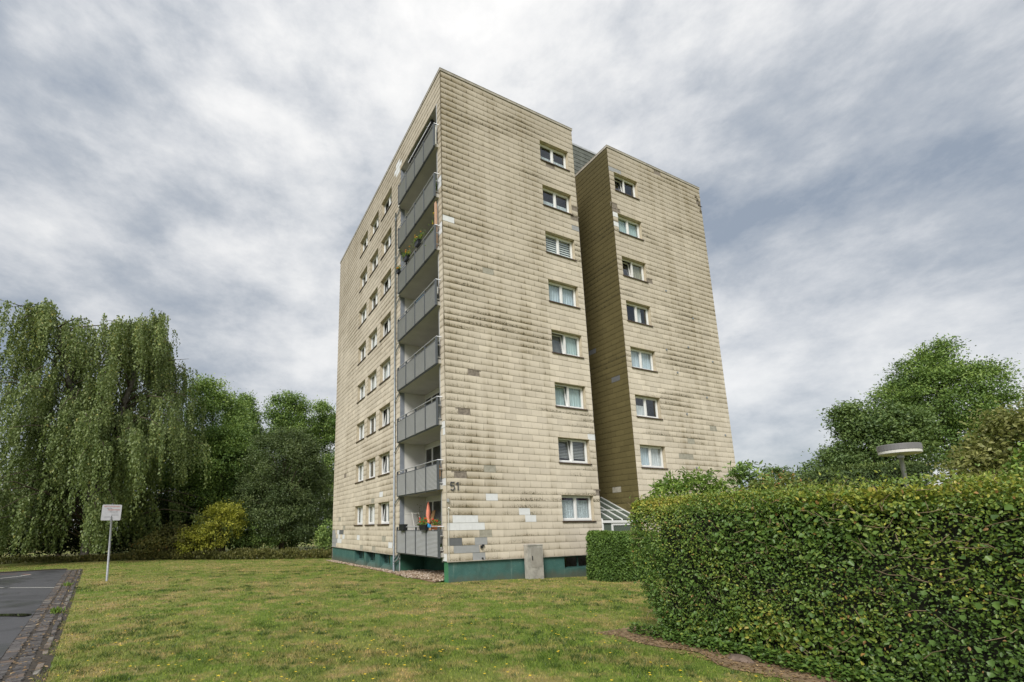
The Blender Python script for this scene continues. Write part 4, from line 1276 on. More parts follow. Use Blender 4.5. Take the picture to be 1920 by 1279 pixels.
# ---- wood behind the lawn
GW = 'trees in the wood behind the lawn'
tree('broadleaf_tree', 'tall loose broad-leaved tree rising just behind the birch', 'tree', (-8.6, 35.5), 18.0,
     [(0, 0, 11, 3.4, 3.4, 5.2), (-.8, 0, 15.2, 1.9, 2, 2.2), (1.4, -.4, 8.2, 3, 3, 3.2), (-2.2, 0, 8, 3, 3, 4), (0, -.5, 4.2, 3.4, 2.6, 3.2)], 380, 150, .95, .22, LEAF['poplar'], .28, group=GW)
tree('poplar_tree', 'narrow poplar between the birch and the tallest poplar', 'tree', (-5.6, 41), 18.2,
     [(0, 0, 10, 2.2, 2.2, 6), (.2, 0, 15.5, 1.1, 1.1, 2.4), (-1.2, 0, 13.5, 1.0, 1, 2.2), (1.2, 0, 13, 1.1, 1, 2.6), (0, 0, 5, 2.6, 2, 3.4)], 260, 135, .85, .22, LEAF['poplar'], .25, group=GW)
tree('poplar_tree', 'tallest poplar with several pointed tops behind the willow', 'tree', (-.65, 40), 19.0,
     [(0, 0, 9.5, 2.9, 2.6, 6), (-1.4, 0, 15.6, 1.0, 1, 2.5), (.1, 0, 16.2, 1.0, 1, 2.7), (1.5, 0, 15.2, 1.0, 1, 2.4), (2.4, 0, 12.5, 1.0, 1, 2.4), (0, 0, 5, 3.2, 2, 3.6)], 340, 135, .85, .22, LEAF['poplar'], .3, group=GW)
tree('poplar_tree', 'poplar partly hidden by the far edge of the apartment block', 'tree', (4.2, 41.5), 18.3,
     [(0, 0, 10.2, 2.3, 2.3, 6), (-.6, 0, 15.6, 1.1, 1.1, 2.5), (1.2, 0, 14.4, 1.2, 1, 2.5), (0, 0, 5, 2.8, 2, 3.6)], 260, 135, .85, .22, LEAF['poplar'], .25, group=GW)
tree('broadleaf_tree', 'dark green tree in the gap between birch and willow', 'tree', (-7.2, 31.5), 12.2,
     [(0, 0, 7.2, 3.2, 3, 4.8), (-1.6, 0, 4.2, 2.6, 2.4, 3), (1.5, 0, 5, 2.6, 2.4, 3.4)], 340, 150, .85, .2, LEAF['mid'], .22, group=GW)
tree('willow_tree', 'bushy grey-green willow standing beside the far end of the building', 'tree', (-2.5, 28.4), 11.6,
     [(0, 0, 7.2, 3.3, 3.2, 4.2), (-1.9, -.4, 4.2, 2.4, 2.4, 3.2), (2.2, -.3, 4.6, 2.4, 2.4, 3.6), (.2, -1.2, 3.0, 3, 2.2, 2.6), (1.0, 0, 9.3, 2, 2, 2)], 440, 150, .75, .19, LEAF['mid2'], .25, group=GW, aspect=.4)
tree('golden_shrub', 'yellow-green leafy shrub at the foot of the birch', 'shrub', (-7.6, 25.6), 4.4,
     [(0, 0, 2.6, 1.6, 1.3, 1.7), (-1.0, 0, 1.5, 1.3, 1, 1.3), (.5, -.2, 3.5, 1.1, 1.0, .9), (-1.8, 0, 1.2, 1.2, 1, 1.1)], 170, 60, .42, .14, LEAF['gold'], .08)
tree('understorey_shrub', 'olive shrub left of the golden shrub under the birch', 'shrub', (-10.9, 26.6), 2.9,
     [(0, 0, 1.3, 1.7, 1.2, 1.3), (1.1, 0, 1.0, 1.2, 1, 1.0), (-1.2, 0, 1.0, 1.2, 1, 1.0)], 100, 45, .45, .15, LEAF['rough'], .07)
tree('understorey_shrub', 'rounded mid-green shrub right of the golden shrub', 'shrub', (-4.9, 27.0), 3.7,
     [(0, 0, 1.9, 1.5, 1.2, 1.6), (1.0, 0, 1.3, 1.2, 1, 1.2)], 90, 45, .45, .16, LEAF['poplar'], .07)
tree('understorey_shrub', 'bright green shrub touching the far corner of the building', 'shrub', (.9, 23.9), 3.0,
     [(0, 0, 1.5, 1.1, 1.1, 1.4), (.9, .3, 1.2, 1, 1, 1.2)], 70, 45, .4, .15, LEAF['poplar'], .06)
for i, (x, y, hh, lab) in enumerate(((-25.5, 30.5, 5.6, 'dark evergreen thicket at the frame edge under the birch'), (-21.6, 31.5, 6.2, 'dark evergreen thicket beneath the birch, beside the frame-edge thicket'),
                                     (-17.8, 32.5, 6.0, 'dark evergreen thicket straight behind the birch trunk'), (-14.2, 30.5, 5.4, 'dark evergreen thicket behind the metal sign'), (-11.3, 30.5, 4.8, 'dark evergreen thicket behind the olive shrub'))):
    tree('evergreen_thicket', lab, 'shrub', (x, y), hh, [(0, 0, 1.9, 2.4, 1.7, 2.2), (.8, 0, 3.6, 1.9, 1.6, 1.9), (-.9, -.5, 1.2, 1.7, 1.3, 1.3), (1.2, -.4, 1.2, 1.6, 1.4, 1.4)], 190, 45, .6, .2, LEAF['dark'], .1, group='thickets under the birch', inner=.25)
for i, (x, y, hh, lab) in enumerate(((-31, 33, 11, 'dense tree beyond the frame edge, left of the birch'), (-13, 39, 13, 'dense tree glimpsed through the strands of the birch'), (-21, 40, 12.5, 'dense tree far behind the birch'))):
    tree('broadleaf_tree', lab, 'tree', (x, y), hh, [(0, 0, hh * .58, 3.6, 3.2, hh * .40), (2, 0, hh * .4, 2.6, 2.4, hh * .3), (-2, 0, hh * .4, 2.6, 2.4, hh * .3)], 190, 80, 1.0, .25, LEAF['mid'], .2, group=GW)

for x, y, hh, lab in ((-12.5, 34.5, 5.2, 'shaded bush behind the gap between birch and golden shrub'), (-8.0, 33.8, 5.0, 'shaded bush behind the golden shrub'), (-4.6, 34.6, 5.0, 'shaded bush on the birch side behind the willow'), (-.6, 34.8, 5.2, 'shaded bush straight behind the willow'), (3.4, 33.5, 5.4, 'shaded bush behind the far corner of the building')):
    tree('woodland_bush', lab, 'shrub', (x, y), hh, [(0, 0, 1.9, 2.5, 1.7, 2.1), (.7, 0, 3.6, 2.1, 1.6, 1.9), (-1.0, -.5, 1.2, 1.9, 1.3, 1.3)], 130, 45, .65, .24, LEAF['mid'], .1, group='shaded bushes of the wood', inner=.25)

# low rough strip in front of the wood
def strip(name, label, cat, pts, width, h, n, leaf, mat, up_=1.0):
    P0 = np.array(pts[:-1]); P1 = np.array(pts[1:])
    k = rng.integers(0, len(P0), n); u_ = rng.uniform(0, 1, n)[:, None]
    xy = P0[k] * (1 - u_) + P1[k] * u_ + rng.normal(0, width * .35, (n, 2))
    hv = h * (.55 + .6 * vnoise(np.concatenate([xy, np.zeros((n, 1))], 1), 1.1, 3))
    z = gz(xy[:, 0], xy[:, 1]) + rng.uniform(0.0, 1.0, n) ** .8 * hv
    P = np.stack([xy[:, 0], xy[:, 1], z], 1)
    A = unit(rdir(n) * .7 + np.array([0, 0, up_]))
    ls = leaf * rng.uniform(.6, 1.4, n)
    o_ = leaf_mesh(name, P, A, rdir(n), ls, ls * .4, np.clip(.5 + .5 * (vnoise(P, .8, 5) - .5) + rng.normal(0, .18, n), 0, 1), mat, None)
    return tag(o_, label, cat, kind='stuff')


strip('rough_undergrowth', 'rough knee-high growth along the back edge of the lawn', 'undergrowth', [(-13.5, 27.4), (-9, 25.7), (-4.5, 24.5), (0.6, 22.0), (6, 21)], .9, .75, 26000, .16, LEAF['rough'])
strip('woodland_edge_weeds', 'dry grassy fringe along the foot of the thicket', 'weeds', [(-34, 32), (-25, 29.2), (-19, 28), (-13, 27.6)], .7, .45, 12000, .15, LEAF['rough'])

# ---- right-hand side beyond the hedge
tree('maple_tree', 'dark maple with an open ragged outline beyond the street lamp', 'tree', (36.1, -.4), 12.0,
     [(0, 0, 7.2, 2.2, 2.1, 3.0), (-1.0, 1.7, 5.6, 1.7, 1.5, 2.4), (1, -1.5, 8.4, 1.9, 1.7, 2.2), (-.5, .9, 9.6, 1.2, 1.1, 1.6), (0, 1.0, 3.4, 2, 2.0, 1.8)], 360, 150, .8, .20, LEAF['maple'], .25)
tree('ash_tree', 'big rounded ash, tallest tree on the hedge side', 'tree', (41.5, -3.2), 16.3,
     [(0, 0, 11.2, 3.0, 2.5, 3.2), (0, .5, 13.5, 2.0, 1.9, 1.9), (-.5, 1.9, 9.6, 2.2, 1.7, 2.4), (.5, -2.4, 9.6, 2.0, 1.6, 1.9), (0, -.8, 7.4, 3.2, 2.6, 2.6), (.8, -4.2, 9.0, 1.4, 1.0, 1.1), (0, 3.6, 10.2, 1.2, 1.0, 1.0), (0, -.4, 15.2, .8, .8, .8), (0, 2.6, 11.9, 1.8, 1.6, 1.8), (.3, -1.9, 12.0, 1.6, 1.4, 1.7)], 430, 150, .78, .19, LEAF['mid'], .32, aspect=.45)
tree('apple_tree', 'low olive-green fruit tree in front of the ash at the frame edge', 'tree', (15.2, -12.2), 6.6,
     [(0, 0, 4.2, 1.5, 1.1, 1.6), (.6, -1.0, 4.9, 1.4, 1.0, 1.5), (-.6, .9, 3.4, 1.3, .8, 1.3), (.2, -1.9, 4.6, 1.5, 1.1, 1.7), (-.4, .3, 2.6, 1.6, 1.6, 1.3)], 420, 60, .45, .14, LEAF['olive'], .16)
tree('far_tree', 'small distant tree just right of the building edge', 'tree', (52.9, 15.7), 9.6,
     [(0, 0, 6.2, 1.9, 2.1, 2.9), (0, -1.6, 5.2, 1.6, 1.6, 2.2)], 90, 40, .8, .34, LEAF['maple'], .15, group='distant trees above the hedge')
tree('far_tree', 'small distant tree between the first far tree and the maple', 'tree', (56, 13.0), 9.6,
     [(0, 0, 6.4, 1.6, 1.8, 2.9), (0, -2.2, 4.9, 2, 2, 2.2)], 90, 40, .8, .34, LEAF['maple'], .15, group='distant trees above the hedge')
tree('elder_shrub', 'bright green elder shrub showing above the hedge before the gable', 'shrub', (3.9, -7.9), 3.85,
     [(0, 0, 3.05, .6, .7, .75), (.35, -.5, 2.9, .6, .6, .75), (-.25, .35, 2.8, .5, .5, .7), (.45, -.85, 2.7, .4, .4, .7)], 80, 36, .22, .14, LEAF['elder'], .05, fine=True, aspect=.36, inner=.05)
tree('elder_shrub', 'darker elder shrub with upright shoots beside the gable edge', 'shrub', (3.7, -9.9), 3.9,
     [(0, 0, 2.9, .34, .36, .85), (.2, -.3, 2.7, .32, .3, .75), (.1, .2, 3.3, .18, .18, .55)], 42, 30, .20, .14, LEAF['poplar'], .04, fine=True, aspect=.36, inner=.05)
LEAF['red2'] = leafmat('rose_leaf_b', [(0, (0.06, 0.10, 0.02)), (.55, (0.15, 0.19, 0.045)), (.88, (0.24, 0.23, 0.06)), (1, (0.36, 0.14, 0.06))], trans=.3)
tree('rose_shrub', 'reddish straggling shrub peeping over the hedge beside the elder', 'shrub', (2.3, -11.4), 3.35,
     [(0, 0, 2.7, .5, .75, .55), (.3, -.7, 2.6, .5, .6, .5)], 70, 34, .20, .07, LEAF['red2'], .03, fine=True, inner=.05)
tree('young_shrub', 'lime-green young shoots above the hedge at the frame edge', 'shrub', (3.9, -14.9), 3.65,
     [(0, 0, 2.8, .4, .5, .7), (.2, -.5, 2.9, .4, .4, .65)], 55, 26, .20, .09, LEAF['elder'], .03, fine=True, inner=.03)


# ---- clipped hedges
def clipped(root, x0, x1, y0, y1, h, n, leaf, mat, tintf, faces=('x0', 'y0', 'top', 'y1', 'x1'), depth=.22, bulge=.10, und=0.0, fine=True, twigs=0, core=MAT['bark'], aspect=.55, seed=1, holes=0.0, rnd=.16):
    ar = {'x0': (y1 - y0) * h, 'x1': (y1 - y0) * h, 'y0': (x1 - x0) * h, 'y1': (x1 - x0) * h, 'top': (x1 - x0) * (y1 - y0)}
    wgt = np.array([ar[f_] * (1.0 if f_ in ('x0', 'top', 'y0') else .55) for f_ in faces]); cnt = (n * wgt / wgt.sum()).astype(int)
    Ps, Ns = [], []
    for f_, k in zip(faces, cnt):
        a_ = rng.uniform(0, 1, k); b_ = rng.uniform(0, 1, k)
        if f_ in ('x0', 'x1'):
            P = np.stack([np.full(k, x0 if f_ == 'x0' else x1), y0 + (y1 - y0) * a_, h * b_], 1); Nv = np.tile([-1. if f_ == 'x0' else 1., 0, 0], (k, 1))
        elif f_ in ('y0', 'y1'):
            P = np.stack([x0 + (x1 - x0) * a_, np.full(k, y0 if f_ == 'y0' else y1), h * b_], 1); Nv = np.tile([0, -1. if f_ == 'y0' else 1., 0], (k, 1))
        else:
            P = np.stack([x0 + (x1 - x0) * a_, y0 + (y1 - y0) * b_, np.full(k, h)], 1); Nv = np.tile([0, 0, 1.], (k, 1))
        Ps.append(P); Ns.append(Nv)
    P = np.concatenate(Ps); Nv = np.concatenate(Ns); n = len(P)
    # rounded corners, bulges, undercut foot
    c_ = np.array([(x0 + x1) / 2, (y0 + y1) / 2, h * .5])
    b_ = (vnoise(P, 1.3, seed) - .5) * 2 * bulge + (vnoise(P, 4.2, seed + 1) - .5) * bulge * .9
    d = rng.uniform(0, 1, n) ** 1.4 * depth
    b_ = np.where(Nv[:, 2] > .5, b_ * .35, b_)
    Q = P + Nv * (b_ - d)[:, None]
    rr = .28
    for ax_, lo, hi in ((0, x0, x1), (1, y0, y1)):
        for s_, e in ((-1, lo), (1, hi)):
            # pull vertical edges and the top edge inwards
            dist = np.abs(P[:, ax_] - e)
            near_top = np.clip(1 - (h - P[:, 2]) / rr, 0, 1); near_e = np.clip(1 - dist / rr, 0, 1)
            Q[:, ax_] -= s_ * (near_top * near_e) * rr * .35
            Q[:, 2] -= (near_top * near_e) * rr * .30
    nx_ = np.clip(1 - np.minimum(np.abs(P[:, 0] - x0), np.abs(P[:, 0] - x1)) / .45, 0, 1); ny_ = np.clip(1 - np.minimum(np.abs(P[:, 1] - y0), np.abs(P[:, 1] - y1)) / .45, 0, 1)
    k_ = nx_ * ny_
    Q[:, 0] -= np.sign(P[:, 0] - c_[0]) * k_ * rnd; Q[:, 1] -= np.sign(P[:, 1] - c_[1]) * k_ * rnd
    if und:
        foot = np.clip(1 - P[:, 2] / (h * .55), 0, 1) ** 1.3
        Q[:, 0] -= np.sign(P[:, 0] - c_[0]) * foot * und * .12 * (np.abs(Nv[:, 0]) > .5)
        Q[:, 1] -= np.clip((P[:, 1] - (y1 - 1.0)), 0, 1) * foot * und
    Q[:, 2] = np.maximum(Q[:, 2], .03) + gz(Q[:, 0], Q[:, 1])
    A = unit(rdir(n) * .8 + Nv * .35 + np.array([0, 0, -.35]) * (np.abs(Nv[:, 2:3]) < .5) + np.array([0, 0, .5]) * (Nv[:, 2:3] > .5))
    Nn = unit(Nv * .9 + rdir(n) * .75 + np.array([0, 0, .35]))
    T = tintf(P, Nv, d / depth)
    keep = rng.uniform(0, 1, n) > holes * sstep(.60, .72, vnoise(P, 5.5, seed + 17)) - 0
    Q, A, Nn, T, P, Nv, d = Q[keep], A[keep], Nn[keep], T[keep], P[keep], Nv[keep], d[keep]; n = len(Q)
    ls = leaf * rng.uniform(.55, 1.45, n) * (.82 + .5 * sstep(.45, .75, vnoise(P, 1.5, seed + 9)))
    leaf_mesh('foliage', Q, A, Nn, ls, ls * aspect, np.clip(T, 0, 1), mat, root, fine)
    # box for the hedge's inside, shade put into its colour; stops the view through
    q = MB(); i_ = depth * .95
    ny2 = max(2, int((y1 - y0) / .5)); nz2 = max(2, int(h / .4))
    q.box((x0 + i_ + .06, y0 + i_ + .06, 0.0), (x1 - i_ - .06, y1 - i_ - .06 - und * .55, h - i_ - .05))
    q.build('shade_core', core, root)
    if twigs:
        q = MB()
        for _ in range(twigs):
            y = random.uniform(y0, y1 - .3); z = random.uniform(.2, h - .05) if random.random() < .55 else random.uniform(h * .62, h - .05)
            p = Vector((x0 + random.uniform(-.02, .16), y, z)); p.z += gz1(p.x, p.y)
            d_ = Vector((random.uniform(-.5, .1), random.uniform(-1, 1), random.uniform(-.3, 1))).normalized() * random.uniform(.10, .32)
            m_ = p + d_ * .5 + Vector((random.uniform(-.03, .0), random.uniform(-.03, .03), random.uniform(-.03, .03)))
            q.tube([p, m_, p + d_], [.0055, .0045, .003], 4, caps=False)
        q.build('twig_tangle', MAT['twig'], root, kind='stuff')


HX0, HX1, HY0, HY1, HH = -.50, .95, -24.0, -9.40, 2.74


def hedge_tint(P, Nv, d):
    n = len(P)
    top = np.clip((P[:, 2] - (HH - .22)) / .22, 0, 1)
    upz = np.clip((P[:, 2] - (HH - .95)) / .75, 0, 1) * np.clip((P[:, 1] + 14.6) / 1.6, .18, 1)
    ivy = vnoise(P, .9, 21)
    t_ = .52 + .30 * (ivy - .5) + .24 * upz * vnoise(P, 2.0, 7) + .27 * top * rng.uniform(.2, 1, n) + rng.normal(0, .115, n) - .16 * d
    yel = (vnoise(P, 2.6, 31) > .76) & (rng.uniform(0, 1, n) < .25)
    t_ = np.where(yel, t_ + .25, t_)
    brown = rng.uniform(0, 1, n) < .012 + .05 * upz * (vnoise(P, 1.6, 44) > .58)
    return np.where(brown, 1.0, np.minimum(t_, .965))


hd = empty('ivy_hedge', (.2, -17, 0), 'tall clipped ivy and privet hedge with yellowish top and ragged foot', 'hedge')
hd.location = (0, 0, 0)
MAT['hedge_core'] = plain('hedge_inside', (0.012, 0.014, 0.007), 1.0, .4, 9)  # near-black colour stands in for the shade between the leaves
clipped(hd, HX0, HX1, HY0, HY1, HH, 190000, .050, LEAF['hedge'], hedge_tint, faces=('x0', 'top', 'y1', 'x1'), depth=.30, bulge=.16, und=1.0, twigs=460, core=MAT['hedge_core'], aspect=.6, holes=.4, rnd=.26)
# ivy creeping out at the foot of the hedge, taller shoots on top
n = 5200
yy = rng.uniform(-20, HY1 - .2, n); xx = HX0 - np.abs(rng.normal(0, .11, n)) + .08
P = np.stack([xx, yy, gz(xx, yy) + rng.uniform(.02, .22, n) * np.clip(1 - (HX0 - xx) / .5, .1, 1)], 1)
leaf_mesh('creeping_ivy', P, rdir(n) * np.array([1, 1, .3]), unit(rdir(n) * .5 + np.array([-.3, 0, 1])), rng.uniform(.04, .08, n), .05, np.clip(rng.normal(.38, .14, n), 0, .8), LEAF['hedge'], hd, True)
n = 3000
yy = rng.uniform(-20, HY1 - .4, n); xx = rng.uniform(HX0 + .05, HX1 - .1, n)
P = np.stack([xx, yy, HH + .02 + np.abs(rng.normal(0, .03, n)) * (1 + 2.2 * (vnoise(np.stack([xx, yy, xx * 0], 1), 2.2, 8) > .6))], 1)
leaf_mesh('top_shoot', P, unit(rdir(n) * 1.0 + np.array([0, 0, .8])), rdir(n), rng.uniform(.03, .065, n), .028, np.clip(rng.normal(.68, .10, n), .4, .94), LEAF['hedge'], hd, True)
# patch of blackthorn-like pale sprigs and a few big ivy leaves
n = 260
yy = rng.uniform(-16.5, HY1 - .3, n); zz_ = rng.uniform(.3, HH - .3, n)
P = np.stack([np.full(n, HX0 - .06) - rng.uniform(0, .05, n), yy, zz_], 1)
leaf_mesh('ivy_foliage', P, unit(rdir(n) * .6 + np.array([-.2, 0, -.7])), unit(rdir(n) * .35 + np.array([-1, 0, .5])), rng.uniform(.06, .09, n), .075, np.clip(rng.normal(.42, .08, n), 0, .75), LEAF['hedge'], hd, True)

sh = empty('privet_hedge', (0, 0, 0), 'small square-cut green hedge beside the basement window', 'hedge')
clipped(sh, 6.15, 9.9, -2.4, -.95, 2.02, 30000, .085, LEAF['box'], lambda P, Nv, d: .45 + .3 * (vnoise(P, 2.2, 5) - .5) + rng.normal(0, .17, len(P)) - .2 * d + .18 * (Nv[:, 2] > .5), faces=('x0', 'y0', 'top', 'x1'), depth=.22, bulge=.12, core=MAT['hedge_core'])
yw = empty('yew_hedge', (0, 0, 0), 'dark feathery clipped yew hedge behind the ivy hedge and lamp', 'hedge')
clipped(yw, 15.6, 17.4, -9.3, -5.0, 4.55, 26000, .13, LEAF['yew'], lambda P, Nv, d: .42 + .3 * (vnoise(P, 1.6, 5) - .5) + rng.normal(0, .17, len(P)) - .2 * d + .25 * (Nv[:, 2] > .5), faces=('x0', 'y0', 'top', 'y1'), depth=.3, bulge=.22, core=MAT['hedge_core'], aspect=.22)

# bare soil strip in front of the hedge
q = MB()
ys = np.linspace(-24, -9.3, 50)
for i in range(49):
    def ed(y, k): return HX0 - .62 - .28 * math.sin(y * 1.3) * .5 - .16 * math.sin(y * 4.1 + 1) - (.1 if y > -10.5 else 0) if k else HX1
    a_, b_ = ys[i], ys[i + 1]
    for j in range(4):
        u0, u1 = j / 4, (j + 1) / 4
        pt = lambda y, u: (ed(y, 1) * (1 - u) + (HX0 + .5) * u, y, gz1(ed(y, 1) * (1 - u) + (HX0 + .5) * u, y) + .012)
        q.face([pt(a_, u0), pt(a_, u1), pt(b_, u1), pt(b_, u0)])
tag(q.build('soil_strip', MAT['soil']), 'bare brown earth strip along the foot of the ivy hedge', kind='structure')
n = 2200
yy = rng.uniform(-18, -9.4, n); xx = HX0 - rng.uniform(-.1, .75, n)
P = np.stack([xx, yy, gz(xx, yy) + .022], 1)
LEAF['litter'] = leafmat('dry_leaf', [(0, (.10, .06, .03)), (.5, (.24, .15, .07)), (1, (.42, .30, .16))], trans=.05)
lt = leaf_mesh('leaf_litter', P, rdir(n) * np.array([1, 1, .15]), unit(rdir(n) * .4 + np.array([0, 0, 1])), rng.uniform(.03, .07, n), .03, rng.uniform(0, 1, n), LEAF['litter'], None)
tag(lt, 'scattered dry leaves on the bare earth below the hedge', 'leaf litter', kind='stuff')


def rock(name, label, loc, s, mat, cat='stone'):
    q = MB(); n = 8
    for k, (r_, z) in enumerate(((1, -.2), (1.05, .25), (.75, .75), (.25, .95))):
        pass
    prof = [(1.0, -.3), (1.05, .2), (.8, .7), (.3, .95), (.01, 1.0)]
    q.lathe(prof, (0, 0, 0), 9)
    o_ = q.build(name, mat, None, smooth=False)
    for v in o_.data.vertices:
        v.co.x *= s[0] * random.uniform(.85, 1.15); v.co.y *= s[1] * random.uniform(.85, 1.15); v.co.z *= s[2]
    o_.location = loc
    return tag(o_, label, cat)


rock('field_stone', 'grey-brown stone half buried at the foot of the ivy hedge', (-.72, -12.05, gz1(-.7, -12)), (.13, .20, .10), MAT['stone'])

# ------------------------------------------------------------------ gravel by the building
def gravel(name, label, pts, smin, smax):
    n = len(pts)
    o6 = np.array([[1, 0, 0], [-1, 0, 0], [0, 1, 0], [0, -1, 0], [0, 0, 1], [0, 0, -1]], float)
    f8 = np.array([[0, 2, 4], [2, 1, 4], [1, 3, 4], [3, 0, 4], [2, 0, 5], [1, 2, 5], [3, 1, 5], [0, 3, 5]])
    sc = rng.uniform(smin, smax, (n, 1, 1)) * rng.uniform(.6, 1.3, (n, 1, 3)); sc[:, :, 2] *= .7
    a_ = rng.uniform(0, 6.28, n); ca, sa = np.cos(a_), np.sin(a_)
    V_ = o6[None] * sc * (1 + rng.uniform(-.2, .2, (n, 6, 1)))
    X = V_[:, :, 0] * ca[:, None] - V_[:, :, 1] * sa[:, None]; Y = V_[:, :, 0] * sa[:, None] + V_[:, :, 1] * ca[:, None]
    V_ = np.stack([X, Y, V_[:, :, 2]], 2) + pts[:, None, :]
    F_ = (np.arange(n)[:, None, None] * 6 + f8[None]).reshape(-1, 3)
    return tag(np_mesh(name, V_.reshape(-1, 3), F_, MAT['pebble'], np.repeat(rng.uniform(0, 1, n), 8)), label, 'gravel', kind='stuff')


m, t, b, o = newmat('pebble')
a = N(t, 'ShaderNodeAttribute', attribute_name='tint').outputs['Fac']
c = ramp(t, a, [(0, (.13, .085, .05)), (.35, (.26, .18, .11)), (.7, (.42, .33, .25)), (1, (.60, .52, .44))])
t.links.new(c, b.inputs['Base Color']); b.inputs['Roughness'].default_value = .8
MAT['pebble'] = m
n = 3400
yy = rng.uniform(5.2, VL, n); xx = rng.uniform(-.40, .06, n)
gravel('gravel', 'pale pebble strip along the base of the side wall', np.stack([xx, yy, gz(xx, yy) + rng.uniform(.0, .045, n)], 1), .03, .055)
n = 4200
yy = rng.uniform(.42, 5.3, n); xx = rng.uniform(-.62, 1.34, n)
k_ = xx > -.5 + .25 * np.sin(yy * 1.4)
xx, yy = xx[k_], yy[k_]
gravel('pebble_bed', 'brown pebble heap in the green recess under the lowest balcony', np.stack([xx, yy, gz(xx, yy) + .02 + .20 * np.clip((xx + .5) / 1.8, 0, 1) * (.6 + .4 * np.sin(yy)) + rng.uniform(.0, .05, len(xx))], 1), .035, .065)
q = MB()
for i in range(10):
    for j in range(5):
        f_ = lambda i_, j_: (lambda x, y: (x, y, gz1(x, y) + .012 + .20 * min(1, max(0, (x + .5) / 1.8)) * (.6 + .4 * math.sin(y))))(-.45 + 1.8 * j_ / 5, .42 + 4.86 * i_ / 10)
        q.face([f_(i, j), f_(i, j + 1), f_(i + 1, j + 1), f_(i + 1, j)])
tag(q.build('pebble_bed_soil', MAT['soil']), kind='structure')
q = MB()
for i in range(15):
    y0_, y1_ = 5.3 + i * .936, 5.3 + (i + 1) * .936
    q.face([(-.42, y0_, gz1(-.4, y0_) + .01), (.05, y0_, gz1(0, y0_) + .01), (.05, y1_, gz1(0, y1_) + .01), (-.42, y1_, gz1(-.4, y1_) + .01)])
tag(q.build('gravel_strip_bed', MAT['soil']), kind='structure')

# ------------------------------------------------------------------ things
# concrete meter pillar
mp_ = empty('meter_cabinet', (4.12, -.17, -.08), 'weathered concrete meter cabinet standing against the plinth', 'cabinet')
q = MB(); w_ = .40
q.hexa([(-w_, -.14, -.1), (w_, -.14, -.1), (w_, .14, -.1), (-w_, .14, -.1), (-w_, -.14, 1.46), (w_, -.14, 1.46), (w_, .14, 1.46), (-w_, .14, 1.46)])
q.build('body', MAT['concrete'], mp_)
q = MB(); q.hexa([(-w_ - .02, -.16, 1.461), (w_ + .02, -.16, 1.461), (w_ + .02, .14, 1.461), (-w_ - .02, .14, 1.461), (-w_, -.15, 1.50), (w_, -.15, 1.50), (w_, .14, 1.50), (-w_, .14, 1.50)]); q.build('cap', MAT['concrete'], mp_)
MAT['cabinet_door'] = plain('grey_door', (.33, .31, .275), .7, .12, 4)
q = MB(); q.box((-.24, -.152, .55), (.32, -.1405, 1.36)); dr = q.build('door', MAT['cabinet_door'], mp_)
q = MB(); q.box((-.20, -.172, .84), (-.165, -.1525, 1.02)); q.build('handle', MAT['black'], dr)

# sign by the yard
sx, sy = -12.62, 9.64
sg = empty('metal_sign', (sx, sy, gz1(sx, sy)), 'white fire-lane sign on a leaning steel post at the lawn edge', 'sign')
q = MB(); q.tube([(0, 0, -.3), (-.10, .25, 1.75), (-.20, .5, 3.55)], .045, 10); q.build('post', MAT['post_grey'], sg, smooth=True)
pl = bpy.data.objects.new('panel', None); COL.objects.link(pl)
# panel mesh in local XZ plane facing the viewer (local -Y), rounded corners
q = MB(); Wp, Hp, r_ = .40, .37, .05
ring = []
for cx_, cz_, a0 in ((Wp - r_, Hp - r_, 0), (-Wp + r_, Hp - r_, 90), (-Wp + r_, -Hp + r_, 180), (Wp - r_, -Hp + r_, 270)):
    for k in range(5):
        a_ = R(a0 + k * 22.5); ring.append((cx_ + r_ * math.cos(a_), cz_ + r_ * math.sin(a_)))
q.face([(x, -.06, z) for x, z in ring]); q.face([(x, -.05, z) for x, z in ring[::-1]])
for k in range(len(ring)):
    (x0_, z0_), (x1_, z1_) = ring[k], ring[(k + 1) % len(ring)]
    q.face([(x0_, -.06, z0_), (x0_, -.05, z0_), (x1_, -.05, z1_), (x1_, -.06, z1_)])
bpy.data.objects.remove(pl)
pl = q.build('panel', MAT['sign_plate'], sg)
pl.location = (-.185, .44, 3.12); pl.rotation_euler = (0, R(0.5), R(-8.0))


def text(body, size, x, z, mat, parent, w=None, y=-.064, name='lettering'):
    cu = bpy.data.curves.new('lettering', 'FONT'); cu.body = body; cu.size = size; cu.extrude = .001; cu.offset = .001
    cu.align_x = 'CENTER'
    cu.materials.append(mat)
    tmp = bpy.data.objects.new('tmp', cu); COL.objects.link(tmp)
    me = bpy.data.meshes.new_from_object(tmp.evaluated_get(bpy.context.evaluated_depsgraph_get()))
    bpy.data.objects.remove(tmp)
    o_ = bpy.data.objects.new(name, me); COL.objects.link(o_)
    o_.location = (x, y, z); o_.rotation_euler = (R(90), 0, 0); o_.parent = parent
    return o_


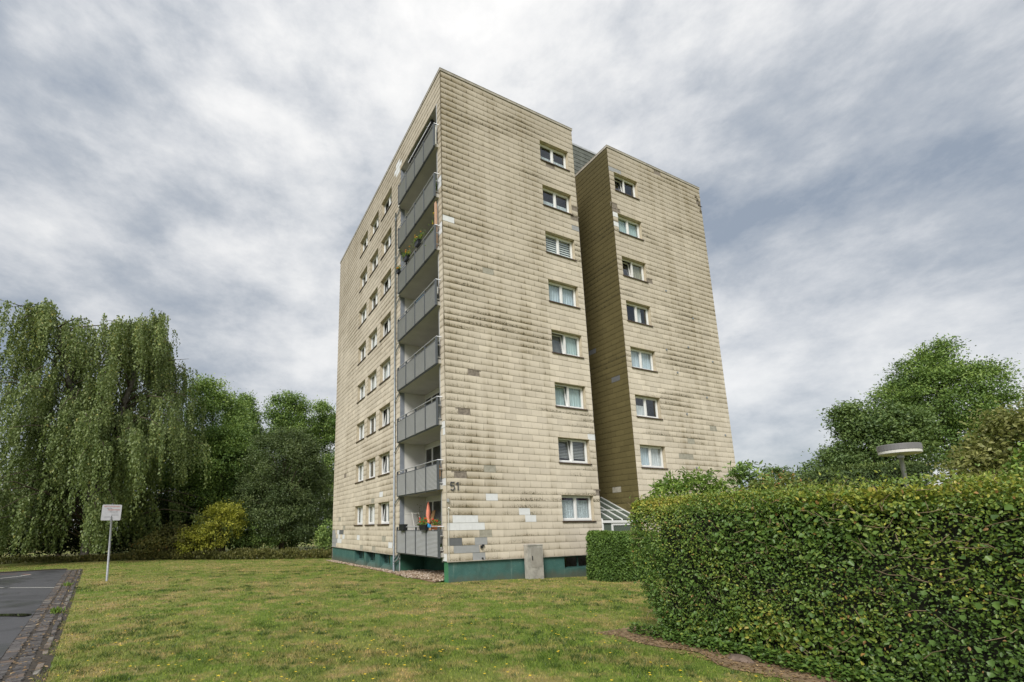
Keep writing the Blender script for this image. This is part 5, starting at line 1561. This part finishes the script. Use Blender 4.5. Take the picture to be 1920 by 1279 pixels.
text('RETTUNGSWEG', .088, .0, .255, MAT['red_paint'], pl)
text('FÜR DIE', .06, -.10, .175, MAT['grey_text'], pl)
text('FEUERWEHR', .088, .09, .095, MAT['red_paint'], pl)
text('FREIHALTEN', .06, .09, .01, MAT['grey_text'], pl)
q = MB()
for (x0_, x1_, z_) in ((.0, .30, -.08), (.02, .30, -.14), (-.26, -.02, -.20), (-.26, .1, -.25)):
    x = x0_
    while x < x1_:
        w_ = random.uniform(.015, .04); q.box((x, -.0645, z_), (min(x1_, x + w_), -.0615, z_ + .018)); x += w_ + .012
q.build('faded_small_print', MAT['grey_text'], pl)
q = MB()
for z in (.32, -.32): q.box((-.06, -.0495, z - .02), (.06, .05, z + .02))
q.tube([(-.03, -.068, .33), (-.03, -.0605, .33)], .012, 8); q.tube([(.06, -.068, .33), (.06, -.0605, .33)], .012, 8); q.tube([(-.03, -.068, -.33), (-.03, -.0605, -.33)], .012, 8); q.tube([(.06, -.068, -.33), (.06, -.0605, -.33)], .012, 8)
q.build('clamp', MAT['galv'], pl)

# park lamp behind the hedge
lx, ly = 3.30, -13.18
lp = empty('park_lamp', (lx, ly, gz1(lx, ly)), 'park lamp with a flat round head rising behind the ivy hedge', 'lamp')
q = MB(); q.tube([(0, 0, -.2), (0, 0, 3.52)], .038, 12); q.build('post', MAT['galv'], lp, smooth=True)
q = MB(); q.lathe([(.001, 0), (.29, .008), (.32, .025), (.32, .075), (.315, .08)], (0, 0, 3.52), 36); q.build('diffuser', MAT['lamp_cream'], lp, smooth=False)
q = MB(); q.lathe([(.315, .08), (.328, .082), (.328, .185), (.32, .195), (.001, .2)], (0, 0, 3.52), 36); q.build('cover', MAT['lamp_dark'], lp, smooth=False)
q = MB(); q.lathe([(.055, -.06), (.055, .003)], (0, 0, 3.52), 12); q.build('collar', MAT['galv'], lp)


# ---- things on the balconies
def flower_mat(name, col): return plain(name, col, .6, .2, 20)


MAT['fl_red'] = flower_mat('red_petal', (.62, .02, .015)); MAT['fl_orange'] = flower_mat('orange_petal', (.80, .28, .02)); MAT['fl_yellow'] = flower_mat('yellow_petal', (.80, .55, .03))


def plant(name, label, cat, loc, h, spread, nleaf, leaf, lm, blooms=(), pot=None, potmat='black', group=None):
    root = empty(name, loc, label, cat, group)
    q = MB()
    if pot:
        a_, b_, c_ = pot
        q.hexa([(-a_ * .85, -b_ * .9, 0), (a_ * .85, -b_ * .9, 0), (a_ * .85, b_ * .9, 0), (-a_ * .85, b_ * .9, 0), (-a_, -b_, c_), (a_, -b_, c_), (a_, b_, c_), (-a_, b_, c_)])
        q.box((-a_ - .012, -b_ - .012, c_ + .001), (a_ + .012, b_ + .012, c_ + .03))
        q.build('pot', MAT[potmat], root)
        zb = c_
    else: zb = 0
    P = np.stack([rng.normal(0, spread[0] * .5, nleaf), rng.normal(0, spread[1] * .5, nleaf), zb + .02 + np.abs(rng.normal(0, .5, nleaf)) * h * .8], 1)
    ls = leaf * rng.uniform(.6, 1.4, nleaf)
    leaf_mesh('foliage', P, unit(rdir(nleaf) + np.array([0, 0, .5])), rdir(nleaf), ls, ls * .5, np.clip(rng.normal(.5, .2, nleaf), 0, 1), LEAF[lm], root, True)
    q = MB()
    for _ in range(7):
        e = Vector((random.gauss(0, spread[0] * .45), random.gauss(0, spread[1] * .45), zb + h * random.uniform(.5, 1)))
        q.tube([(e.x * .2, e.y * .3, zb - .02), (e.x * .7, e.y * .7, zb + (e.z - zb) * .6), e], [.006, .005, .003], 4, caps=False)
    q.build('stem', MAT['twig'], root)
    for mt, k in blooms:
        for _ in range(k):
            q = MB(); c_ = (random.gauss(0, spread[0] * .6), random.gauss(0, spread[1] * .6), zb + h * random.uniform(.35, 1.0)); r_ = random.uniform(.03, .048)
            q.lathe([(.001, -r_), (r_ * .8, -r_ * .4), (r_, .1 * r_), (r_ * .6, r_ * .6), (.001, r_ * .7)], c_, 7); q.build('bloom', MAT[mt], root)
    return root


zr8 = 2.245
plant('flower_box', 'dark flower box with red geraniums hung on the lowest balcony rail', 'flower box', (-.33, 1.55, zr8 - .14), .32, (.16, .42), 260, .07, 'elder', (('fl_red', 9), ('fl_orange', 2)), (.10, .32, .2))
plant('flower_trough', 'terracotta trough of red flowers at the pier end of the lowest balcony', 'flower box', (-.10, .85, zr8 - .12), .30, (.14, .28), 200, .07, 'elder', (('fl_red', 7),), (.10, .28, .14), 'terracotta')
plant('palm_plant', 'spiky green potted plant beside the pier on the lowest balcony', 'plant', (.45, .75, 1.20), 1.35, (.28, .28), 170, .22, 'mid', (), (.16, .16, .28), 'terracotta')
plant('climbing_plant', 'thin brownish climber on a pole in the lowest balcony', 'plant', (.55, 4.05, 1.20), 1.9, (.12, .18), 160, .07, 'rough', (), (.14, .14, .26), 'black')
plant('flower_box', 'dark flower box with orange blooms at the middle of the sixth-floor rail', 'flower box', (-.34, 3.55, zr8 + 5 * H - .05), .34, (.16, .5), 220, .075, 'elder', (('fl_orange', 8), ('fl_yellow', 4)), (.10, .22, .2))
plant('flower_box', 'dark flower box with yellow blooms nearer the pier on the sixth-floor rail', 'flower box', (-.34, 2.05, zr8 + 5 * H - .05), .36, (.16, .6), 240, .075, 'elder', (('fl_yellow', 8), ('fl_orange', 3)), (.10, .22, .2))
plant('tomato_plant', 'tall green plant against the pier on the sixth-floor balcony', 'plant', (.1, 1.0, 1.2 + 5 * H), 1.75, (.25, .35), 200, .10, 'elder', (('fl_yellow', 3),), (.16, .16, .28), 'terracotta')
plant('trailing_plant', 'small yellow-flowered plant at the pipe end of the sixth-floor rail', 'plant', (-.30, 4.80, zr8 + 5 * H - .1), .25, (.12, .2), 120, .07, 'elder', (('fl_yellow', 4), ('fl_orange', 2)), (.09, .14, .14))
plant('leafy_plant', 'green potted plant at the pier end of the seventh-floor balcony', 'plant', (.15, .75, 1.2 + 6 * H), 1.25, (.22, .25), 170, .11, 'elder', (), (.16, .16, .28), 'terracotta')
# folded parasol
pr = empty('folded_parasol', (.25, 2.35, 1.2), 'folded salmon-pink parasol standing in the lowest balcony', 'parasol')
q = MB(); q.tube([(0, 0, 0), (0, 0, 2.05)], .018, 8); q.build('pole', MAT['galv'], pr)
q = MB()
prof = [(.03, 1.10), (.10, 1.14), (.13, 1.25), (.09, 1.36), (.065, 1.42), (.10, 1.55), (.085, 1.75), (.055, 1.98), (.02, 2.14), (.002, 2.18)]
q.lathe(prof, (0, 0, 0), 14); c_ = q.build('canopy', MAT['salmon'], pr, smooth=True)
for i, v in enumerate(c_.data.vertices):
    k = 1 + .22 * math.sin((i % 14) * 2 * math.pi / 14 * 5 + v.co.z * 3); v.co.x *= k; v.co.y *= k
q = MB(); q.lathe([(.001, 0), (.2, 0), (.2, .06), (.03, .1), (.03, .3)], (0, 0, 0), 14); q.build('base', MAT['concrete'], pr)
q = MB(); q.hexa([(.50, 3.15, 1.2), (.54, 3.15, 1.2), (.54, 3.45, 1.2), (.50, 3.45, 1.2), (.85, 2.90, 3.0), (.89, 2.90, 3.0), (.89, 3.20, 3.0), (.85, 3.20, 3.0)])
tag(q.build('wooden_board', MAT['wood']), 'brown wooden board leaning inside the lowest balcony', 'board')
q = MB(); q.box((-.40, 3.75, zr8 - .16), (-.20, 4.35, zr8 + .10)); q.box((-.41, 3.74, zr8 + .101), (-.19, 4.36, zr8 + .13))
tag(q.build('planter_box', MAT['black']), 'empty black planter hung on the lowest balcony rail', 'planter')
ra = empty('drying_rack', (.2, 4.7, 1.2), 'pale metal drying rack at the pipe end of the lowest balcony', 'rack')
q = MB(); q.tube([(0, .4, 0), (0, .35, 1.65), (0, -.55, 1.72), (.05, -.75, 1.0), (.1, -.9, 0)], .014, 6); q.build('frame', MAT['lamp_cream'], ra)
q = MB(); q.tube([(.35, .4, 0), (.35, .35, 1.65), (.35, -.55, 1.72), (.4, -.75, 1.0), (.45, -.9, 0)], .014, 6); q.build('frame', MAT['lamp_cream'], ra)
q = MB()
for y in (.35, .1, -.15, -.4): q.tube([(0, y, 1.66 + (.35 - y) * .07), (.35, y, 1.66 + (.35 - y) * .07)], .008, 5)
q.build('rail', MAT['lamp_cream'], ra)
q = MB(); q.tube([(-.30, 1.0, zr8 + .02), (-.30, 1.1, zr8 + .02), (-.30, 1.16, zr8 + .10), (-.34, 1.30, zr8 + .16)], [.07, .075, .03, .012], 8)
tag(q.build('watering_can', MAT['blue']), 'small blue watering can between the red flowers on the lowest balcony', 'watering can')
for zz, nm, lab, mt, y, h0, h1 in ((5 * H, 'wooden_screen', 'pink wooden screen board at the pier end of the sixth-floor balcony', 'plywood', .33, 1.0, 3.5), (1 * H, 'brown_board', 'orange-brown wooden panel at the pier end of the second-lowest balcony', 'wood', .33, 1.45, 2.05)):
    q = MB(); q.box((-.20, y - .05, h0 + zz), (-.16, y + .10, h1 + zz)); q.box((-.165, y - .04, h0 + zz + .1), (-.12, y - .01, h1 + zz - .1))
    tag(q.build(nm, MAT[mt]), lab, 'board')
q = MB(); q.lathe([(.001, 0), (.06, 0), (.06, .3), (.05, .32), (.001, .33)], (-.18, .30, 1.55 + 4 * H), 10); tag(q.build('bird_feeder', MAT['white_paint']), 'white cylindrical feeder at the pier end of the fifth balcony up', 'feeder')
q = MB(); q.box((-.20, .24, 1.1 + 7 * H), (-.14, .37, 2.1 + 7 * H)); q.box((-.21, .22, 2.101 + 7 * H), (-.13, .39, 2.13 + 7 * H)); tag(q.build('side_screen', MAT['lamp_cream']), 'cream side screen at the pier end of the topmost balcony', 'screen')
q = MB(); q.box((-.20, 1.75, zr8 + 4 * H - .16), (-.185, 2.75, zr8 + 4 * H - .02)); q.box((-.206, 1.8, zr8 + 4 * H - .10), (-.2005, 2.6, zr8 + 4 * H - .05), 1); tag(q.build('banner', [MAT['blue'], MAT['white_paint']]), 'small blue and white banner behind the rail of the fifth balcony up', 'banner')

# ------------------------------------------------------------------ lawn blades and small flowers
def blades(n, rmin, rmax, hmin, hmax, w0):
    a_ = rng.uniform(R(-28), R(92), n); r_ = rmin * (rmax / rmin) ** (rng.uniform(0, 1, n) ** 1.05)
    x = CAM.x + r_ * np.sin(a_); y = CAM.y + r_ * np.cos(a_)
    s_ = (x - GO.x) * GD.x + (y - GO.y) * GD.y; ww = (x - GO.x) * GP.x + (y - GO.y) * GP.y
    ok = (ww > .72 + .12 * np.sin(s_ * 2.3) + .06 * np.sin(s_ * 7)) | (s_ > 26.9)
    ok &= ~((x > -.5) & (y > -.1) & (y < VL + .1)) & ~((x > HX0 - .72 - .14 * np.sin(y * 4.1 + 1) + rng.normal(0, .14, len(x))) & (y < -9.3 + rng.normal(0, .15, len(x)))) & (y < 26)
    x, y, r_ = x[ok], y[ok], r_[ok]; n = len(x)
    w = (w0 * (r_ / 8) ** .85)[:, None]
    P = np.stack([x, y, gz(x, y)], 1)
    tuft = vnoise(P, 2.1, 61) * .6 + vnoise(P, 6.0, 62) * .4
    hh = (hmin + (hmax - hmin) * rng.uniform(0, 1, n)) * (.6 + .9 * tuft)
    az = rng.uniform(0, 6.28, n)
    side = np.stack([np.cos(az), np.sin(az), np.zeros(n)], 1) * w * .5
    tip = P + np.stack([rng.normal(0, .5, n) * hh, rng.normal(0, .5, n) * hh, hh], 1)
    Vv = np.stack([P - side, P + side, tip], 1).reshape(-1, 3)
    t_ = np.clip(.5 + (tuft - .5) * -.5 + rng.normal(0, .22, n), 0, 1)
    return Vv, np.arange(3 * n).reshape(-1, 3), t_


Vv, Ff, tt = blades(520000, 5.2, 46, .016, .058, .010)
# darker tufts, clover and straw-coloured stalks mixed into the turf
MAT['tuft'] = leafmat('grass_tuft', [(0, (0.030, 0.060, 0.012)), (.45, (0.070, 0.125, 0.026)), (.75, (0.13, 0.18, 0.045)), (.88, (0.26, 0.25, 0.09)), (1, (0.50, 0.42, 0.22))], trans=.25)
nt_ = 3600
a_ = rng.uniform(R(-28), R(92), nt_); r_ = 6.0 * (34 / 6.0) ** rng.uniform(0, 1, nt_)
cx_ = CAM.x + r_ * np.sin(a_); cy_ = CAM.y + r_ * np.cos(a_)
ww = (cx_ - GO.x) * GP.x + (cy_ - GO.y) * GP.y
dens = vnoise(np.stack([cx_, cy_, cx_ * 0], 1), .9, 81)
ok = (ww > .8) & ~((cx_ > -.7) & (cy_ > -.3)) & ~((cx_ > HX0 - .9) & (cy_ < -9.3)) & (cy_ < 25) & (dens + rng.normal(0, .15, nt_) > .48)
cx_, cy_, r_ = cx_[ok], cy_[ok], r_[ok]
k_ = rng.integers(14, 55, len(cx_)); idx = np.repeat(np.arange(len(cx_)), k_); n = len(idx)
sp_ = rng.uniform(.04, .17, len(cx_))[idx] * (r_[idx] / 10) ** .3
x = cx_[idx] + rng.normal(0, 1, n) * sp_; y = cy_[idx] + rng.normal(0, 1, n) * sp_ * .8
P = np.stack([x, y, gz(x, y)], 1)
hh = rng.uniform(.03, .085, n) * rng.uniform(.6, 1.2, len(cx_))[idx]; w = .012 * (r_[idx] / 8) ** .8; az = rng.uniform(0, 6.28, n)
side = np.stack([np.cos(az), np.sin(az), az * 0], 1) * w[:, None] * .5
tip = P + np.stack([rng.normal(0, .6, n) * hh, rng.normal(0, .6, n) * hh, hh], 1)
V2 = np.stack([P - side, P + side, tip], 1).reshape(-1, 3)
t2 = np.clip(rng.normal(.36, .14, len(cx_))[idx] + rng.normal(0, .17, n), 0, 1)
mi_ = np.concatenate([np.zeros(len(Ff)), np.ones(n)])
Ff = np.concatenate([Ff, np.arange(3 * n).reshape(-1, 3) + len(Vv)]); Vv = np.concatenate([Vv, V2]); tt = np.concatenate([tt, t2])
tag(np_mesh('grass', Vv, Ff, [MAT['blade'], MAT['tuft']], tt, midx=mi_), 'short patchy lawn grass with dried-out areas', 'grass', kind='stuff')

# yellow hawkbit flowers
n = 900
a_ = rng.uniform(R(-22), R(75), n); r_ = 7 * (34 / 7) ** rng.uniform(0, 1, n)
x = CAM.x + r_ * np.sin(a_); y = CAM.y + r_ * np.cos(a_)
ww = (x - GO.x) * GP.x + (y - GO.y) * GP.y
P = np.stack([x, y, gz(x, y)], 1)
ok = (ww > .9) & ~((x > -.6) & (y > -.3)) & ~((x > HX0 - .8) & (y < -9)) & (vnoise(P, .5, 71) + rng.normal(0, .12, n) > .46) & (y < 25)
P = P[ok]; n = len(P)
hh = rng.uniform(.03, .075, n); rr = rng.uniform(.013, .022, n) * (1 + .02 * np.linalg.norm(P[:, :2] - np.array([CAM.x, CAM.y]), axis=1))
ang = np.linspace(0, 2 * np.pi, 6, endpoint=False)
tp = P + np.stack([rng.normal(0, .015, n), rng.normal(0, .015, n), hh], 1)
ring = np.stack([np.cos(ang), np.sin(ang), np.full(6, .25)], 1)[None] * rr[:, None, None] + tp[:, None, :]
Vv = np.concatenate([tp[:, None, :], ring], 1).reshape(-1, 3)
i_ = np.arange(n)[:, None, None] * 7
Ff = (i_ + np.array([[0, 1 + k, 1 + (k + 1) % 6] for k in range(6)])[None]).reshape(-1, 3)
fl = np_mesh('hawkbit_flowers', Vv, Ff, MAT['fl_yellow'])
tag(fl, 'tiny yellow flowers dotted across the lawn', 'flowers', kind='stuff')
# weeds growing in the gutter
for (s_, w_, k, lab) in ((7.2, .50, 60, 'fresh green weed tuft growing in the stone gutter near the puddle'), (15.5, .45, 40, 'small green weed tuft far along the stone gutter')):
    g_ = gut(s_, w_)
    P = np.array(g_)[None] + np.stack([rng.normal(0, .07, k), rng.normal(0, .12, k), np.zeros(k)], 1)
    tag(leaf_mesh('gutter_weed', P, unit(rdir(k) * .6 + np.array([0, 0, 1])), rdir(k), rng.uniform(.10, .22, k), .03, rng.uniform(.3, 1, k), LEAF['elder'], None, True), lab, 'weed', 'gutter weeds')

n = 900
ss = rng.uniform(-1, 26, n); ww = np.clip(rng.normal(.42, .2, n), 0.02, .78)
xx = GO.x + GD.x * ss + GP.x * ww; yy = GO.y + GD.y * ss + GP.y * ww
P = np.stack([xx, yy, gz(xx, yy) + .034 + rng.uniform(0, .012, n)], 1)
tag(leaf_mesh('gutter_litter', P, rdir(n) * np.array([1, 1, .15]), unit(rdir(n) * .35 + np.array([0, 0, 1])), rng.uniform(.04, .10, n), .035, np.clip(rng.normal(.45, .3, n), 0, 1), LEAF['litter'], None), 'dry orange-brown leaves caught along the stone gutter', 'leaf litter', kind='stuff')
